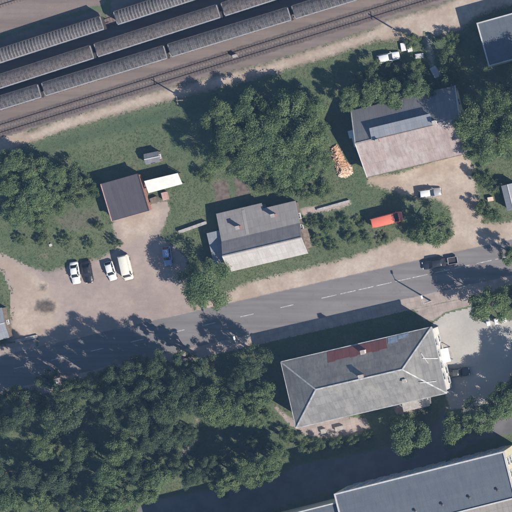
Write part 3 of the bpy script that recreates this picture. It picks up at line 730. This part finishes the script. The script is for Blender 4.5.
# ------------------------------------------------------------------ vehicles
def make_car(name, paint, kind, label, roofm=None, cat='car', group=None):
    e = empty(name, (0, 0, 0), 0, label, cat, group)
    if kind == 'van': L, W, H, zb, st = 5.1, 1.95, 2.05, 1.08, (1.95, 1.45, -2.35, -2.5)     # front: hood end, roof start, roof end, rear
    elif kind == 'bigvan': L, W, H, zb, st = 6.2, 2.05, 2.5, 1.2, (2.35, 1.75, -2.95, -3.05)
    elif kind == 'hatch': L, W, H, zb, st = 3.95, 1.68, 1.46, .86, (.85, .25, -1.35, -1.85)
    elif kind == 'estate': L, W, H, zb, st = 4.6, 1.76, 1.48, .88, (.95, .25, -1.75, -2.2)
    else: L, W, H, zb, st = 4.5, 1.74, 1.42, .88, (.9, .25, -1.05, -1.65)
    hl, hw = L/2, W/2
    def ring(x, w, z0, z1): 
        r = .12; return [(x, -w, z0+.1), (x, -w*.9, z0), (x, w*.9, z0), (x, w, z0+.1), (x, w, z1-r*1.3), (x, w-r, z1), (x, 0, z1+.03), (x, -w+r, z1), (x, -w, z1-r*1.3)]
    sec = [(-hl, .80, .35, zb-.25), (-hl+.12, .90, .24, zb-.06), (-hl+.5, .98, .2, zb-.01), (-.6, 1.0, .2, zb), (st[0]-.05, 1.0, .2, zb-.01), (hl-.75, .97, .2, zb-.10), (hl-.22, .90, .22, zb-.2), (hl, .76, .34, zb-.36)]
    MB().loft([ring(x, hw*w, z0, z1) for x, w, z0, z1 in sec]).build('body', paint, e, True)
    # cabin: roof panel plus pillars, with glass between
    xa, xb, xc, xd = st; wb, wt = hw*.94, hw*.76
    if kind in ('van', 'bigvan'): wt = hw*.88
    zt = H
    MB().loft([[(x, -w_, z), (x, w_, z), (x, w_*.9, z+.05), (x, 0, z+.075), (x, -w_*.9, z+.05)] for x, w_, z in ((xb, wt*.95, zt-.06), (xb-.25, wt, zt-.02), ((xb+xc)/2, wt, zt), (xc+.2, wt*.99, zt-.02), (xc, wt*.93, zt-.06))]).build('roof', roofm or paint, e, True)
    zl = zb-.02
    FL, FR, RL, RR = Vector((xa, wb*.93, zl)), Vector((xa, -wb*.93, zl)), Vector((xd, wb*.93, zl)), Vector((xd, -wb*.93, zl))
    fl, fr, rl, rr = Vector((xb, wt*.95, zt-.05)), Vector((xb, -wt*.95, zt-.05)), Vector((xc, wt*.93, zt-.05)), Vector((xc, -wt*.93, zt-.05))
    MB().slab([FR, FL, fl, fr], .03).build('windscreen', M['glass'], e)
    if kind == 'bigvan' or kind == 'van': MB().slab([RL, RR, rr, rl], .03).build('rear_door', paint, e)
    else: MB().slab([RL, RR, rr, rl], .03).build('rear_window', M['glass'], e)
    for a, b_, c, d_ in ((FL, RL, rl, fl), (RR, FR, fr, rr)):
        if kind in ('van', 'bigvan'):
            m1, m2 = a.lerp(b_, .22) if a.x > b_.x else a.lerp(b_, .78), d_.lerp(c, .2) if d_.x > c.x else d_.lerp(c, .8)
            if a.x > b_.x: MB().slab([a, m1, m2, d_], .03).build('side_window', M['glass'], e); MB().slab([m1, b_, c, m2], .03).build('side_panel', paint, e)
            else: MB().slab([m1, b_, c, m2], .03).build('side_window', M['glass'], e); MB().slab([a, m1, m2, d_], .03).build('side_panel', paint, e)
        else: MB().slab([a, b_, c, d_], .03).build('side_window', M['glass'], e)
    pl = MB()
    for a, b_ in ((FL, fl), (FR, fr), (RL, rl), (RR, rr)): pl.bar(a, b_+Vector((0, 0, .02)), .09)
    for s_, q0, q1, q2, q3 in ((1, FL, RL, fl, rl), (-1, FR, RR, fr, rr)): pl.bar(q0.lerp(q1, .48), q2.lerp(q3, .48), .1)
    pl.build('pillars', paint, e)
    wm, rm_ = WHL
    for x in (hl*.62, -hl*.60):
        for s_ in (-1, 1):
            w_ = link('wheel', wm, e, (x, s_*(hw-.1), .31)); link('rim', rm_, w_, (0, s_*.02, 0))
    for s_ in (-1, 1):
        MB().box((hl-.1, s_*hw*.62, zb-.34), (.22, .36, .15), top=.8).build('headlight', M['lamp_glass'], e)
        MB().box((-hl+.08, s_*hw*.72, zb-.3), (.14, .22, .24)).build('tail_light', M['tail_red'], e)
        MB().box((xa-.28, s_*(hw+.09), zb+.08), (.12, .2, .14), top=.8).build('wing_mirror', paint, e)
    MB().box((hl-.02, 0, .42), (.16, W*.84, .2)).build('bumper', M['darkpaint'], e, bevel=.03); MB().box((-hl+.02, 0, .42), (.16, W*.84, .2)).build('bumper', M['darkpaint'], e, bevel=.03)
    return e
WHL = (MB().tube((0, -.1, 0), (0, .1, 0), .31, .31, 16).mesh('wheel', M['tyre']), MB().tube((0, -.1, 0), (0, .1, 0), .19, .19, 12).mesh('rim', M['rim']))
def put(e, px, py, deg, z=.02):
    p = P(px, py, .8); e.location = (p.x, p.y, z); e.rotation_euler = (0, 0, R(deg)); return e
G = 'vehicles in the car park'
put(make_car('parked_car', M['car_white'], 'sedan', 'white saloon car at the left end of the parked row', group=G), 74.8, 273, -82)
put(make_car('parked_car', M['car_black'], 'sedan', 'black saloon car between two white cars in the car park', group=G), 87.2, 272, -80)
put(make_car('parked_car', M['car_white'], 'hatch', 'white hatchback parked between the black car and the white van', group=G), 110.5, 271, -74)
put(make_car('parked_van', M['car_cream'], 'van', 'white van parked at the right end of the row', cat='van', group=G), 126, 267.5, -77)
put(make_car('parked_car', M['car_blue'], 'hatch', 'blue car parked in the shade of the roadside tree', group=G), 167, 256, -84)
put(make_car('parked_car', M['car_silver'], 'estate', 'silver estate car parked in the sandy yard of the dormer house', roofm=M['car_white']), 429.5, 193, 8)
put(make_car('parked_van', M['car_red'], 'bigvan', 'orange-red van parked on the grass beside the sandy yard', cat='van'), 387.5, 219.5, 14)
put(make_car('moving_car', M['car_navy'], 'estate', 'dark estate car towing a small trailer along the road'), 433.5, 264, 190)
put(make_car('parked_car', M['car_dgrey'], 'sedan', 'dark car parked in the courtyard beside the hipped block'), 458, 372.5, 6)
put(make_car('parked_car', M['car_white'], 'estate', 'white car half hidden by shrubs behind the dormer house'), 388, 57.5, 12)
def trailer():
    p = P(453, 260.5, .5); e = empty('box_trailer', (p.x, p.y, .02), R(190), 'small dark open trailer behind the estate car', 'trailer')
    MB().box((0, 0, .55), (1.9, 1.35, .08)).build('bed', M['darkpaint'], e)
    for a, b_ in (((-.95, -.67, .78), (.95, -.67, .78)), ((-.95, .67, .78), (.95, .67, .78)), ((-.95, -.64, .78), (-.95, .64, .78)), ((.95, -.64, .78), (.95, .64, .78))):
        MB().bar(a, b_, .06, .42).build('side_board', M['zinc'], e)
    MB().bar((.98, 0, .5), (1.9, 0, .45), .08).build('drawbar', M['iron'], e)
    for s_ in (-1, 1): link('wheel', WHL[0], e, (-.1, s_*.8, .31))
trailer()

# ------------------------------------------------------------------ poles, lamps, small things
def pole(px, py, h, label, arm=True, lamp=False, az=0.0, wood=True):
    p = P(px, py); e = empty('street_lamp' if lamp else 'utility_pole', (p.x, p.y, 0), az, label, 'lamp' if lamp else 'pole')
    MB().tube((0, 0, 0), (0, 0, h), .17, .11, 10).build('shaft', M['wall_wood'] if wood else M['concrete'], e)
    if arm:
        c = MB().bar((-.8, 0, h-.5), (.8, 0, h-.5), .1).build('crossarm', M['wall_wood'], e)
        for x in (-.7, 0, .7): MB().tube((x, 0, h-.45), (x, 0, h-.22), .05, .04, 6).build('insulator', M['whitepaint'], c)
    if lamp:
        a = MB().bar((0, 0, h-.1), (1.1, 0, h+.25), .07).build('arm', M['zinc'], e)
        MB().box((1.4, 0, h+.27), (.75, .34, .16), top=.75).build('lamp_head', M['lamphead'], a)
pole(186, 100, 6.3, 'timber pole beside the railway north of the grove', az=R(100))
pole(399, 32, 5.6, 'timber pole beside the sandy track near the white car', az=R(100))
pole(15, 156, 5.5, 'timber pole at the left edge beside the sandy track', az=R(100))
pole(431, 301, 6.6, 'street lamp pole on the pavement by the north-east building corner', arm=False, lamp=True, az=R(105), wood=False)
pole(247, 341, 7.6, 'street lamp with bright head beside the wood, opposite the roadside tree', arm=False, lamp=True, az=R(105), wood=False)
pole(72, 384, 7.6, 'street lamp with bright head among the dark trees on the left', arm=False, lamp=True, az=R(105), wood=False)

def small_box(name, px, py, dims, m, rz, label, cat, z=0):
    p = P(px, py); return p
def relay(px, py):
    p = P(px, py); e = empty('relay_cabinet', (p.x, p.y, 0), RAIL_A, 'pale relay cabinet standing beside the open railway track', 'cabinet')
    MB().box((0, 0, .55), (.7, .5, 1.1)).build('cabinet_body', M['concrete'], e); MB().box((0, 0, 1.14), (.8, .6, .07)).build('cabinet_lid', M['concrete'], e)
    MB().box((0, -.26, .55), (.5, .03, .9)).build('door', M['zinc'], e)
relay(236, 56)

# firewood heap: split billets tumbled together
def heap():
    pts = [(331, 148), (337, 144), (342, 152), (345, 160), (352, 167), (353, 173), (346, 178), (339, 177), (336, 168), (333, 158)]
    wp = [tuple(P(*p).xy) for p in pts]; A = np.array(wp); c = A.mean(0)
    e = empty('firewood_heap', (c[0], c[1], 0), 0, 'heap of orange split firewood on the grass left of the dormer house', 'firewood')
    mbs = (MB(), MB()); rr = random.Random(3); n = 0
    while n < 900:
        x = rr.uniform(A[:, 0].min(), A[:, 0].max()); y = rr.uniform(A[:, 1].min(), A[:, 1].max())
        s_ = float(sd_poly(wp, np.array(x), np.array(y)))
        if s_ < .1: continue
        h = min(.95, s_*.75)*rr.uniform(.2, 1.0)+.08
        a = rr.uniform(0, math.pi); t_ = rr.uniform(-.5, .5); l = rr.uniform(.2, .3); dv = Vector((math.cos(a)*l, math.sin(a)*l, t_*l))
        q = Vector((x-c[0], y-c[1], h)); pale = (x-c[0])*.4-(y-c[1])*.7 > rr.uniform(.3, 2.6)
        mbs[1 if pale else 0].bar(q-dv, q+dv, rr.uniform(.1, .2), rr.uniform(.08, .16)); n += 1
    for mb, m_ in zip(mbs, ('firewood', 'log_pale')):
        o = mb.build('split_logs', M[m_], e); o['kind'] = 'stuff'
    HARD.append((wp, .0))
heap()

# low garden walls
def wall_run(a, b_, h, m, label, name='garden_wall', th=.3):
    p, q = P(*a), P(*b_); c = (p+q)/2; d_ = q-p; e = empty(name, (c.x, c.y, 0), math.atan2(d_.y, d_.x), label, 'wall'); L = d_.length; n = max(1, int(L/1.5))
    for i in range(n): MB().box((-L/2+L/n*(i+.5), 0, h/2), (L/n-.03, th, h)).build('wall_panel', m, e)
    MB().box((0, 0, h+.04), (L+.04, th+.12, .08)).build('coping', M['concrete'], e)
wall_run((180, 232), (207, 222.5), .8, M['concrete'], 'low pale wall between car park and the long house', th=.5)
wall_run((318, 210), (350, 201), .5, M['concrete'], 'low pale garden wall right of the long house', th=.4)
wall_run((16, 341), (38, 336), .35, M['wall_grey'], 'dark low kerb wall along the pavement at far left', th=.5)

def white_blocks():
    for i, (px, py, lb) in enumerate(((489, 323, 'left white gatepost block under the tree by the courtyard'), (497, 321, 'middle white gatepost block under the tree by the courtyard'), (505, 319, 'right white gatepost block under the tree by the courtyard'))):
        p = P(px, py); e = empty('gatepost', (p.x, p.y, 0), R(13), lb, 'gatepost', 'white gateposts by the courtyard')
        MB().box((0, 0, .55), (.55, .75+.25*(i > 0), 1.1)).build('shaft', M['whitepaint'], e, bevel=.04); MB().box((0, 0, 1.14), (.7, .95+.25*(i > 0), .1), top=.7).build('cap', M['whitepaint'], e)
white_blocks()

# junk round the white car and carport
def crates(lst):
    for px, py, dims, m, rz, lb, nm, cat in lst:
        p = P(px, py); e = empty(nm, (p.x, p.y, 0), R(rz), lb, cat); a, b_, h = dims
        for s_ in (-1, 1): MB().box((s_*(a/2-.04), 0, h/2), (.08, b_, h)).build('side_board', M[m], e)
        for s_ in (-1, 1): MB().box((0, s_*(b_/2-.04), h/2), (a-.165, .08, h-.02)).build('end_board', M[m], e)
        MB().box((0, 0, h+.02), (a+.04, b_+.04, .04)).build('lid', M[m], e)
crates([(404, 47, (.9, 1.6, .7), 'whitepaint', 10, 'left white crate between the shrubs beside the white car', 'crate', 'crate'),
        (410, 48, (.8, 1.5, .7), 'whitepaint', 15, 'right white crate between the shrubs beside the white car', 'crate', 'crate'),
        (420, 56, (1.6, .9, .6), 'plaster_trim', 8, 'pale low box where the footpath leaves the sandy track', 'storage_box', 'box'),
        (436, 72, (1.2, 2.2, .9), 'plaster_trim', 30, 'pale crate on the footpath behind the dormer house', 'crate', 'crate'),
        (155, 200, (1.4, 1.1, .8), 'wall_wood', 20, 'brown wooden crate under the carport front', 'crate', 'crate'),
        (166, 196, (1.0, 1.6, 1.0), 'pinkboard', 15, 'pinkish box standing at the front of the carport', 'storage_box', 'box'),
        (353, 134, (1.2, 1.5, 1.2), 'whitepaint', 14, 'white box against the west wall of the dormer house', 'storage_box', 'box'),
        (491, 199, (1.0, .8, .8), 'log_pale', 10, 'small yellowish box among shrubs by the right edge shed', 'storage_box', 'box'),
        (51, 245, (.5, .45, .35), 'plaster_trim', 30, 'tiny white box on the grass above the car park', 'storage_box', 'box'),
        (340, 428, (1.6, .8, .75), 'concrete', 14, 'pale bench box on the terrace south of the hipped block', 'bench', 'bench'),
        (324, 431, (.9, .9, .7), 'concrete', 14, 'small square table on the terrace south of the hipped block', 'garden_table', 'table')])
sheet('footpath', [offset_line([(424, 36), (428, 48), (430, 58), (434, 66), (438, 76)], 3, 5), [(424, 34), (430, 34), (434, 60), (440, 76), (434, 78), (428, 60)]], .0118, M['sand'], .25)

# ------------------------------------------------------------------ vegetation
def leaf_cloud(name, mat, lobes, leaf, rs):
    """lobes: (centre, radius xyz, leaves). Leaf-sized bent quads through each lobe's outer volume."""
    V = []; T = []
    for (c, r, n, tone) in lobes:
        d_ = rs.normal(size=(n, 3)); d_ /= np.linalg.norm(d_, axis=1)[:, None]
        d_[:, 2] = np.where((d_[:, 2] < -.35) & (rs.random(n) < .6), -d_[:, 2], d_[:, 2])
        rad = rs.random(n)**.42*(1+.22*rs.normal(size=n)*.5)
        p = np.array(c)+d_*np.array(r)*rad[:, None]
        nm = d_*.7+rs.normal(size=(n, 3))*.55+np.array([0, 0, .55]); nm /= np.linalg.norm(nm, axis=1)[:, None]
        a = np.cross(nm, rs.normal(size=(n, 3))); a /= np.linalg.norm(a, axis=1)[:, None]; b_ = np.cross(nm, a)
        s_ = leaf*rs.uniform(.65, 1.35, n)[:, None]
        q = np.stack([p-a*s_*.5, p+b_*s_*.36-nm*s_*.1, p+a*s_*.5, p-b_*s_*.36-nm*s_*.1], 1)
        V.append(q.reshape(-1, 3)); tt = np.clip(tone+rs.normal(size=n)*.2, 0, 1); T.append(np.repeat(tt, 4))
    V = np.concatenate(V); T = np.concatenate(T).astype(np.float32); n = len(V)//4
    me = bpy.data.meshes.new(name); me.vertices.add(len(V)); me.vertices.foreach_set('co', V.astype(np.float32).ravel())
    me.loops.add(4*n); me.loops.foreach_set('vertex_index', np.arange(4*n, dtype=np.int32)); me.polygons.add(n)
    me.polygons.foreach_set('loop_start', np.arange(0, 4*n, 4, dtype=np.int32)); me.update(calc_edges=True)
    at = me.attributes.new('tone', 'FLOAT', 'POINT'); at.data.foreach_set('value', T); me.materials.append(mat)
    return me

def tree_proto(seed, R0, H, mat, shape='round', leaf=.22, dens=1.0):
    rs = np.random.default_rng(seed); z0 = H*.26 if shape != 'bush' else H*.05; ch = H-z0; lobes = []; cs = []
    nl = int((34 if shape != 'bush' else 22)*(R0/3.6)**1.35*(1.0 if shape != 'bush' else 2.0)*dens)+8
    ph = rs.uniform(0, 6.28, 4); am = rs.uniform(.06, .2, 4)
    for i in range(nl):
        hgt = rs.random()**.75; ang = rs.uniform(0, 2*math.pi)
        if shape == 'cone': env = (1-hgt)**.75*.95+.1
        else: env = math.sqrt(max(0.03, 1-((hgt-.36)/.68)**2)) if hgt > .36 else .72+.28*(hgt/.36)
        env *= 1+sum(am[k]*math.sin((k+2)*ang+ph[k]) for k in range(4))
        rr = R0*env*(.35+.65*rs.random()**.5)*.88
        lr = R0*rs.uniform(.17, .33)*(1.0 if shape != 'cone' else .8)
        c = (rr*math.cos(ang), rr*math.sin(ang), z0+ch*(.08+.86*hgt)-lr*.25); cs.append(c)
        n = int(190*dens*(lr/.9)**1.7*(.24/leaf)**1.3*(1 if shape != 'bush' else .9))+20
        lobes.append((c, (lr, lr, lr*.72), n, rs.uniform(.1, .9)))
    crown = leaf_cloud('crown', mat, lobes, leaf, rs)
    tr = MB(); top = Vector((R0*.06, -R0*.05, H*.62)); r0 = .028*H+.03
    if shape == 'bush':
        for k in range(5):
            c = Vector(cs[k % len(cs)]); tr.tube((c.x*.1, c.y*.1, 0), c*.8, .05, .02, 5)
    else:
        mid = Vector((rs.normal()*.12, rs.normal()*.12, H*.3)); tr.tube((0, 0, 0), mid, r0*1.15, r0*.85, 9); tr.tube(mid, top, r0*.85, r0*.35, 8)
        for k in range(9):
            c = Vector(cs[k*len(cs)//9]); s_ = mid.lerp(top, min(1, max(.0, (c.z-H*.35)/(H*.5)))); tr.tube(s_, s_.lerp(c, .6)+Vector((0, 0, .2)), r0*.38, r0*.22, 6); tr.tube(s_.lerp(c, .6)+Vector((0, 0, .2)), c, r0*.22, r0*.08, 5)
    return (R0, H, crown, tr.mesh('trunk', M['bark']))
PR = {'big': [tree_proto(11+i, 4.4, 12, M['leaf']) for i in range(3)], 'mid': [tree_proto(31+i, 3.1, 8, M['leaf'], leaf=.2, dens=1.3) for i in range(3)],
      'dark': [tree_proto(51+i, 3.9, 12, M['leaf_dark'], dens=1.22) for i in range(4)], 'cone': [tree_proto(71+i, 2.9, 13, M['leaf_dark'], 'cone', .21, 1.3) for i in range(2)],
      'bush': [tree_proto(91+i, 2.0, 3.2, M['leaf_bush'], 'bush', .17) for i in range(4)], 'low': [tree_proto(111+i, 1.5, 1.9, M['leaf_bush'], 'bush', .15) for i in range(3)]}
CNT = {}
def tree(px, py, rp, h, kind, label, group):
    L_ = PR[kind]; i = CNT.get(kind, 0); CNT[kind] = i+1; R0, H, crown, trunk = L_[i % len(L_)]
    cat = 'tree' if kind in ('big', 'mid', 'dark', 'cone') else 'bush'
    h *= 1.22 if kind in ('dark', 'cone', 'big') else 1.15
    rr = random.Random(px*31+py); h *= rr.uniform(.86, 1.14) if group and 'wood' in group else 1
    p = P(px, py, h*.62)
    e = empty({'big': 'broadleaf_tree', 'mid': 'broadleaf_tree', 'dark': 'woodland_tree', 'cone': 'conical_tree', 'bush': 'bush', 'low': 'bush'}[kind], (p.x, p.y, 0), rr.uniform(0, 6.28), label, cat, group)
    sc = rp*S/R0*(1.03 if kind == 'dark' else 1.12); e.scale = (sc, sc*rr.uniform(.92, 1.1), h/H)
    link('crown', crown, e); link('trunk', trunk, e)
ORD = ['first', 'second', 'third', 'fourth', 'fifth', 'sixth', 'seventh', 'eighth', 'ninth', 'tenth', 'eleventh', 'twelfth', 'thirteenth', 'fourteenth', 'fifteenth', 'sixteenth', 'seventeenth', 'eighteenth']
def row(fmt, group, items):
    items = sorted(items, key=lambda q: q[0])
    for i, it in enumerate(items):
        px, py, rp, h, kind = it
        tree(px, py, rp, h, kind, fmt.format(ORD[i]), group)

# sunlit grove north of the long house
G1 = 'sunlit grove north of the long house'
row('broadleaf tree, {} from the left in the rear row of the sunlit grove', G1, [(222, 116, 18, 7.4, 'mid'), (250, 108, 17, 7, 'mid'), (291, 110, 19, 7.6, 'mid'), (314, 110, 14, 6.5, 'mid')])
row('broadleaf tree, {} from the left in the middle row of the sunlit grove', G1, [(232, 138, 20, 7.6, 'big'), (264, 132, 22, 8, 'big'), (307, 138, 21, 8, 'big')])
row('broadleaf tree, {} from the left in the front row of the sunlit grove', G1, [(221, 160, 15, 9.5, 'big'), (250, 163, 18, 7.6, 'big'), (279, 158, 22, 8, 'big'), (303, 168, 15, 6.5, 'mid'), (322, 160, 11, 6, 'mid')])
row('bush, {} from the left along the foot of the sunlit grove', G1, [(264, 186, 10, 3, 'bush'), (284, 188, 11, 3.4, 'bush'), (303, 190, 9, 3, 'bush'), (320, 190, 11, 3.6, 'bush'), (205, 176, 8, 2.6, 'bush')])
# west scrub
G2 = 'scrub at the left edge below the railway'
row('shrubby tree, {} from the left in the upper row of the west scrub', G2, [(-14, 170, 14, 6, 'mid'), (12, 162, 13, 6, 'mid'), (34, 170, 14, 5.5, 'mid'), (56, 176, 13, 5, 'mid'), (77, 176, 11, 4.2, 'bush'), (93, 190, 8, 3, 'bush')])
row('shrubby tree, {} from the left in the lower row of the west scrub', G2, [(8, 186, 14, 6, 'mid'), (36, 194, 18, 6, 'mid'), (18, 212, 14, 5, 'mid'), (52, 202, 14, 5, 'mid'), (72, 196, 11, 4, 'bush')])
row('low bush, {} from the left on the grass above the car park', G2, [(38, 222, 10, 3, 'bush'), (42, 240, 7, 1.6, 'low'), (64, 240, 7, 1.8, 'low'), (20, 240, 6, 1.4, 'low'), (88, 244, 6, 1.4, 'low'), (98, 226, 6, 1.6, 'low'), (116, 244, 5, 2.6, 'low')])
# roadside tree
tree(203, 286, 23, 9.0, 'big', 'single leafy tree at the roadside beside the car park', None)
tree(192, 270, 9, 4.0, 'bush', 'tall bush behind the single roadside tree, by the annex', None)
# garden between long house and yard
G3 = 'garden shrubs right of the long house'
row('shrub, {} from the left in the upper garden right of the long house', G3, [(314, 222, 7, 1.8, 'low'), (329, 227, 8, 2.0, 'bush'), (346, 222, 7, 1.8, 'low'), (360, 222, 6, 1.2, 'low')])
row('shrub, {} from the left in the lower garden along the sandy verge', G3, [(316, 241, 7, 1.8, 'low'), (333, 246, 7, 1.6, 'bush'), (351, 238, 8, 1.8, 'bush'), (367, 238, 6, 1.2, 'low'), (383, 238, 6, 1.2, 'low')])
tree(431, 229, 16, 8.2, 'mid', 'bushy tree between the orange-red van and the sandy yard', None)
tree(442, 236, 9, 3, 'bush', 'small bush at the right foot of the yard tree', None)
tree(414, 236, 8, 3, 'bush', 'small bush at the left foot of the yard tree', None)
# behind the dormer house
G4 = 'trees behind the dormer house'
row('leafy tree, {} from the left in the row overhanging the dormer house roof', G4, [(350, 98, 12, 6.5, 'mid'), (370, 93, 15, 6.6, 'mid'), (393, 95, 14, 6, 'mid'), (416, 88, 14, 6, 'mid'), (431, 92, 8, 4.5, 'bush')])
row('bush, {} from the left among the shrubs between sandy track and dormer house', G4, [(374, 72, 10, 4, 'bush'), (396, 74, 10, 2.6, 'bush'), (410, 40, 8, 2.4, 'bush'), (416, 66, 9, 2.6, 'bush'), (448, 56, 11, 4.5, 'bush'), (449, 76, 11, 5, 'bush'), (360, 80, 9, 4, 'bush'), (452, 40, 8, 3, 'bush')])
G5 = 'tall trees right of the dormer house'
row('tall leafy tree, {} from the left in the clump right of the dormer house', G5, [(480, 122, 23, 11, 'big'), (500, 104, 19, 12, 'big'), (474, 146, 13, 8, 'mid'), (497, 143, 20, 11, 'big'), (520, 126, 20, 13, 'big'), (538, 96, 20, 14, 'big'), (526, 78, 16, 12, 'big'), (556, 78, 18, 13, 'big'), (566, 102, 20, 14, 'big')])
row('shrub, {} from the left beside the shed at the right edge', G5, [(482, 178, 9, 3, 'bush'), (481, 208, 8, 3, 'bush'), (492, 216, 9, 3, 'bush'), (495, 186, 8, 3, 'bush')])
# right edge of the road
G6 = 'trees by the courtyard entrance'
row('leafy tree, {} from the left beside the courtyard entrance', G6, [(487, 305, 17, 9, 'mid'), (507, 298, 13, 6.5, 'mid'), (528, 304, 14, 8, 'mid')])
tree(511, 256, 9, 6, 'mid', 'dark tree overhanging the road at the right edge', None)
G7 = 'trees shading the courtyard'
row('leafy tree, {} from the left in the group shading the courtyard', G7, [(518, 390, 15, 8, 'mid'), (510, 396, 15, 8, 'mid'), (538, 376, 18, 9, 'big'), (546, 398, 19, 10, 'big')])
row('leafy tree, {} from the left in the row along the alley below the hipped block', G7, [(408, 438, 20, 8, 'mid'), (396, 425, 9, 5, 'mid'), (457, 427, 17, 8, 'mid'), (480, 418, 15, 8, 'mid'), (499, 409, 15, 8.5, 'mid')])
row('small bush, {} from the left in the hedge under the terrace', G7, [(286, 436, 8, 3, 'bush'), (304, 446, 8, 2.6, 'bush'), (320, 446, 8, 2.4, 'bush'), (336, 445, 8, 2.4, 'bush'), (353, 441, 7, 2.2, 'bush'), (366, 436, 6, 2.0, 'low')])
# dark wood, lower left
G8 = 'dark wood south-west of the road'
row('dark woodland tree, {} from the left in the front row facing the road', G8, [(-14, 408, 15, 11, 'dark'), (46, 380, 13, 12.5, 'cone'), (16, 396, 12, 12, 'dark'), (112, 376, 13, 12, 'dark'), (137, 370, 14, 12.5, 'dark'), (161, 367, 14, 12, 'dark'), (182, 358, 11, 11, 'cone'), (30, 408, 16, 12, 'dark'), (121, 394, 15, 12, 'dark'), (150, 388, 15, 12, 'dark'), (182, 384, 15, 12, 'dark'), (203, 368, 13, 11, 'cone'), (256, 362, 16, 9.5, 'dark'), (240, 380, 13, 9, 'dark'), (70, 390, 13, 12, 'dark'), (94, 388, 13, 12.5, 'dark'), (-38, 412, 15, 12, 'dark')])
row('dark woodland tree, {} from the left in the second row of the wood', G8, [(12, 424, 13, 9, 'dark'), (60, 416, 20, 13, 'dark'), (110, 412, 15, 10, 'dark'), (142, 416, 18, 12, 'dark'), (170, 408, 16, 12, 'dark'), (194, 402, 15, 11, 'dark'), (217, 408, 18, 10, 'big'), (238, 412, 14, 8.5, 'big'), (260, 394, 13, 7.5, 'mid'), (258, 414, 12, 6, 'mid')])
row('dark woodland tree, {} from the left in the third row of the wood', G8, [(46, 446, 13, 9, 'big'), (76, 454, 15, 10, 'dark'), (122, 450, 16, 9, 'big'), (148, 444, 13, 9, 'dark'), (168, 434, 15, 10, 'dark'), (187, 434, 11, 8.5, 'dark'), (-12, 455, 13, 9, 'dark')])
row('dark woodland tree, {} from the left in the fourth row of the wood', G8, [(28, 476, 16, 9, 'dark'), (58, 480, 16, 9, 'dark'), (110, 474, 14, 9, 'big'), (136, 470, 14, 8, 'dark'), (160, 476, 14, 8, 'mid'), (178, 464, 11, 7.5, 'dark'), (193, 478, 11, 7, 'dark'), (2, 474, 13, 8, 'dark')])
row('woodland tree, {} from the left along the bottom edge of the wood', G8, [(10, 504, 15, 8, 'mid'), (40, 502, 14, 8, 'mid'), (68, 506, 13, 8, 'dark'), (96, 500, 14, 8.5, 'mid'), (122, 500, 13, 8, 'mid'), (146, 494, 12, 7, 'mid'), (-15, 505, 14, 8, 'dark'), (112, 524, 14, 8, 'mid')])
row('leafy tree, {} from the left in the clump between wood and alley', G8, [(210, 462, 10, 6, 'dark'), (232, 478, 14, 7, 'mid'), (252, 472, 15, 8, 'big'), (268, 466, 13, 7.5, 'mid'), (252, 446, 9, 5, 'dark'), (222, 486, 11, 5.5, 'mid'), (276, 452, 10, 6, 'mid')])

# grass: tufts of blades on everything that is not paved, built on or track
def tufts(name, n, lo, hi, hgt, label, seed):
    rs = np.random.default_rng(seed)
    X = rs.uniform(lo[0], hi[0], n); Y = rs.uniform(lo[1], hi[1], n); ok = np.ones(n, bool)
    for w, hd in HARD: ok &= sd_poly(w, X, Y) < hd
    for w, hd in FOOT: ok &= sd_poly(w, X, Y) < hd
    X, Y = X[ok], Y[ok]; k = len(X); V = []; T = []
    tone = np.clip(.5+.35*np.sin(X*.31+1.3*np.sin(Y*.23))*np.cos(Y*.37+X*.11)+rs.normal(size=k)*.22, 0, 1)
    for j in range(5):
        a = rs.uniform(0, 6.28, k); w = rs.uniform(.05, .11, k); h = hgt*rs.uniform(.5, 1.3, k); ln = rs.uniform(.08, .26, k)
        ox, oy = rs.normal(size=k)*.09, rs.normal(size=k)*.09
        bx, by = X+ox, Y+oy; cx, sx = np.cos(a), np.sin(a)
        v = np.stack([np.stack([bx-sx*w, by+cx*w, np.full(k, .0)], 1), np.stack([bx+sx*w, by-cx*w, np.full(k, .0)], 1), np.stack([bx+cx*ln, by+sx*ln, h], 1)], 1)
        V.append(v.reshape(-1, 3)); T.append(np.repeat(tone, 3))
    V = np.concatenate(V); T = np.concatenate(T).astype(np.float32); m_ = len(V)//3
    me = bpy.data.meshes.new(name); me.vertices.add(len(V)); me.vertices.foreach_set('co', V.astype(np.float32).ravel())
    me.loops.add(3*m_); me.loops.foreach_set('vertex_index', np.arange(3*m_, dtype=np.int32)); me.polygons.add(m_)
    me.polygons.foreach_set('loop_start', np.arange(0, 3*m_, 3, dtype=np.int32)); me.update(calc_edges=True)
    at = me.attributes.new('tone', 'FLOAT', 'POINT'); at.data.foreach_set('value', T); me.materials.append(M['blade'])
    tag(link(name, me), label, 'grass', None, 'stuff')
M['blade'] = leaf_mat('grass_blades', (.088, .128, .062), (.155, .182, .090), (.15, .175, .085))
tufts('grass', 60000, (-58, -58), (58, 58), .075, 'short uneven grass growing between yards, tracks and buildings', 5)

# ------------------------------------------------------------------ air
HAZE = 0.00010
if HAZE:
    hz = MB().box((0, 0, 302), (2000, 2000, 606)).build('haze', M['ground']); hz.data.materials.clear()
    m = bpy.data.materials.new('haze_air'); m.use_nodes = True; nt = m.node_tree; nt.nodes.clear()
    out = nt.nodes.new('ShaderNodeOutputMaterial'); pv = nt.nodes.new('ShaderNodeVolumePrincipled')
    pv.inputs['Color'].default_value = (.32, .56, 1.0, 1); pv.inputs['Density'].default_value = HAZE; pv.inputs['Anisotropy'].default_value = .0
    nt.links.new(pv.outputs[0], out.inputs['Volume']); hz.data.materials.append(m)
    tag(hz, 'thin blue summer haze filling the air over the whole site', 'haze', None, 'stuff')
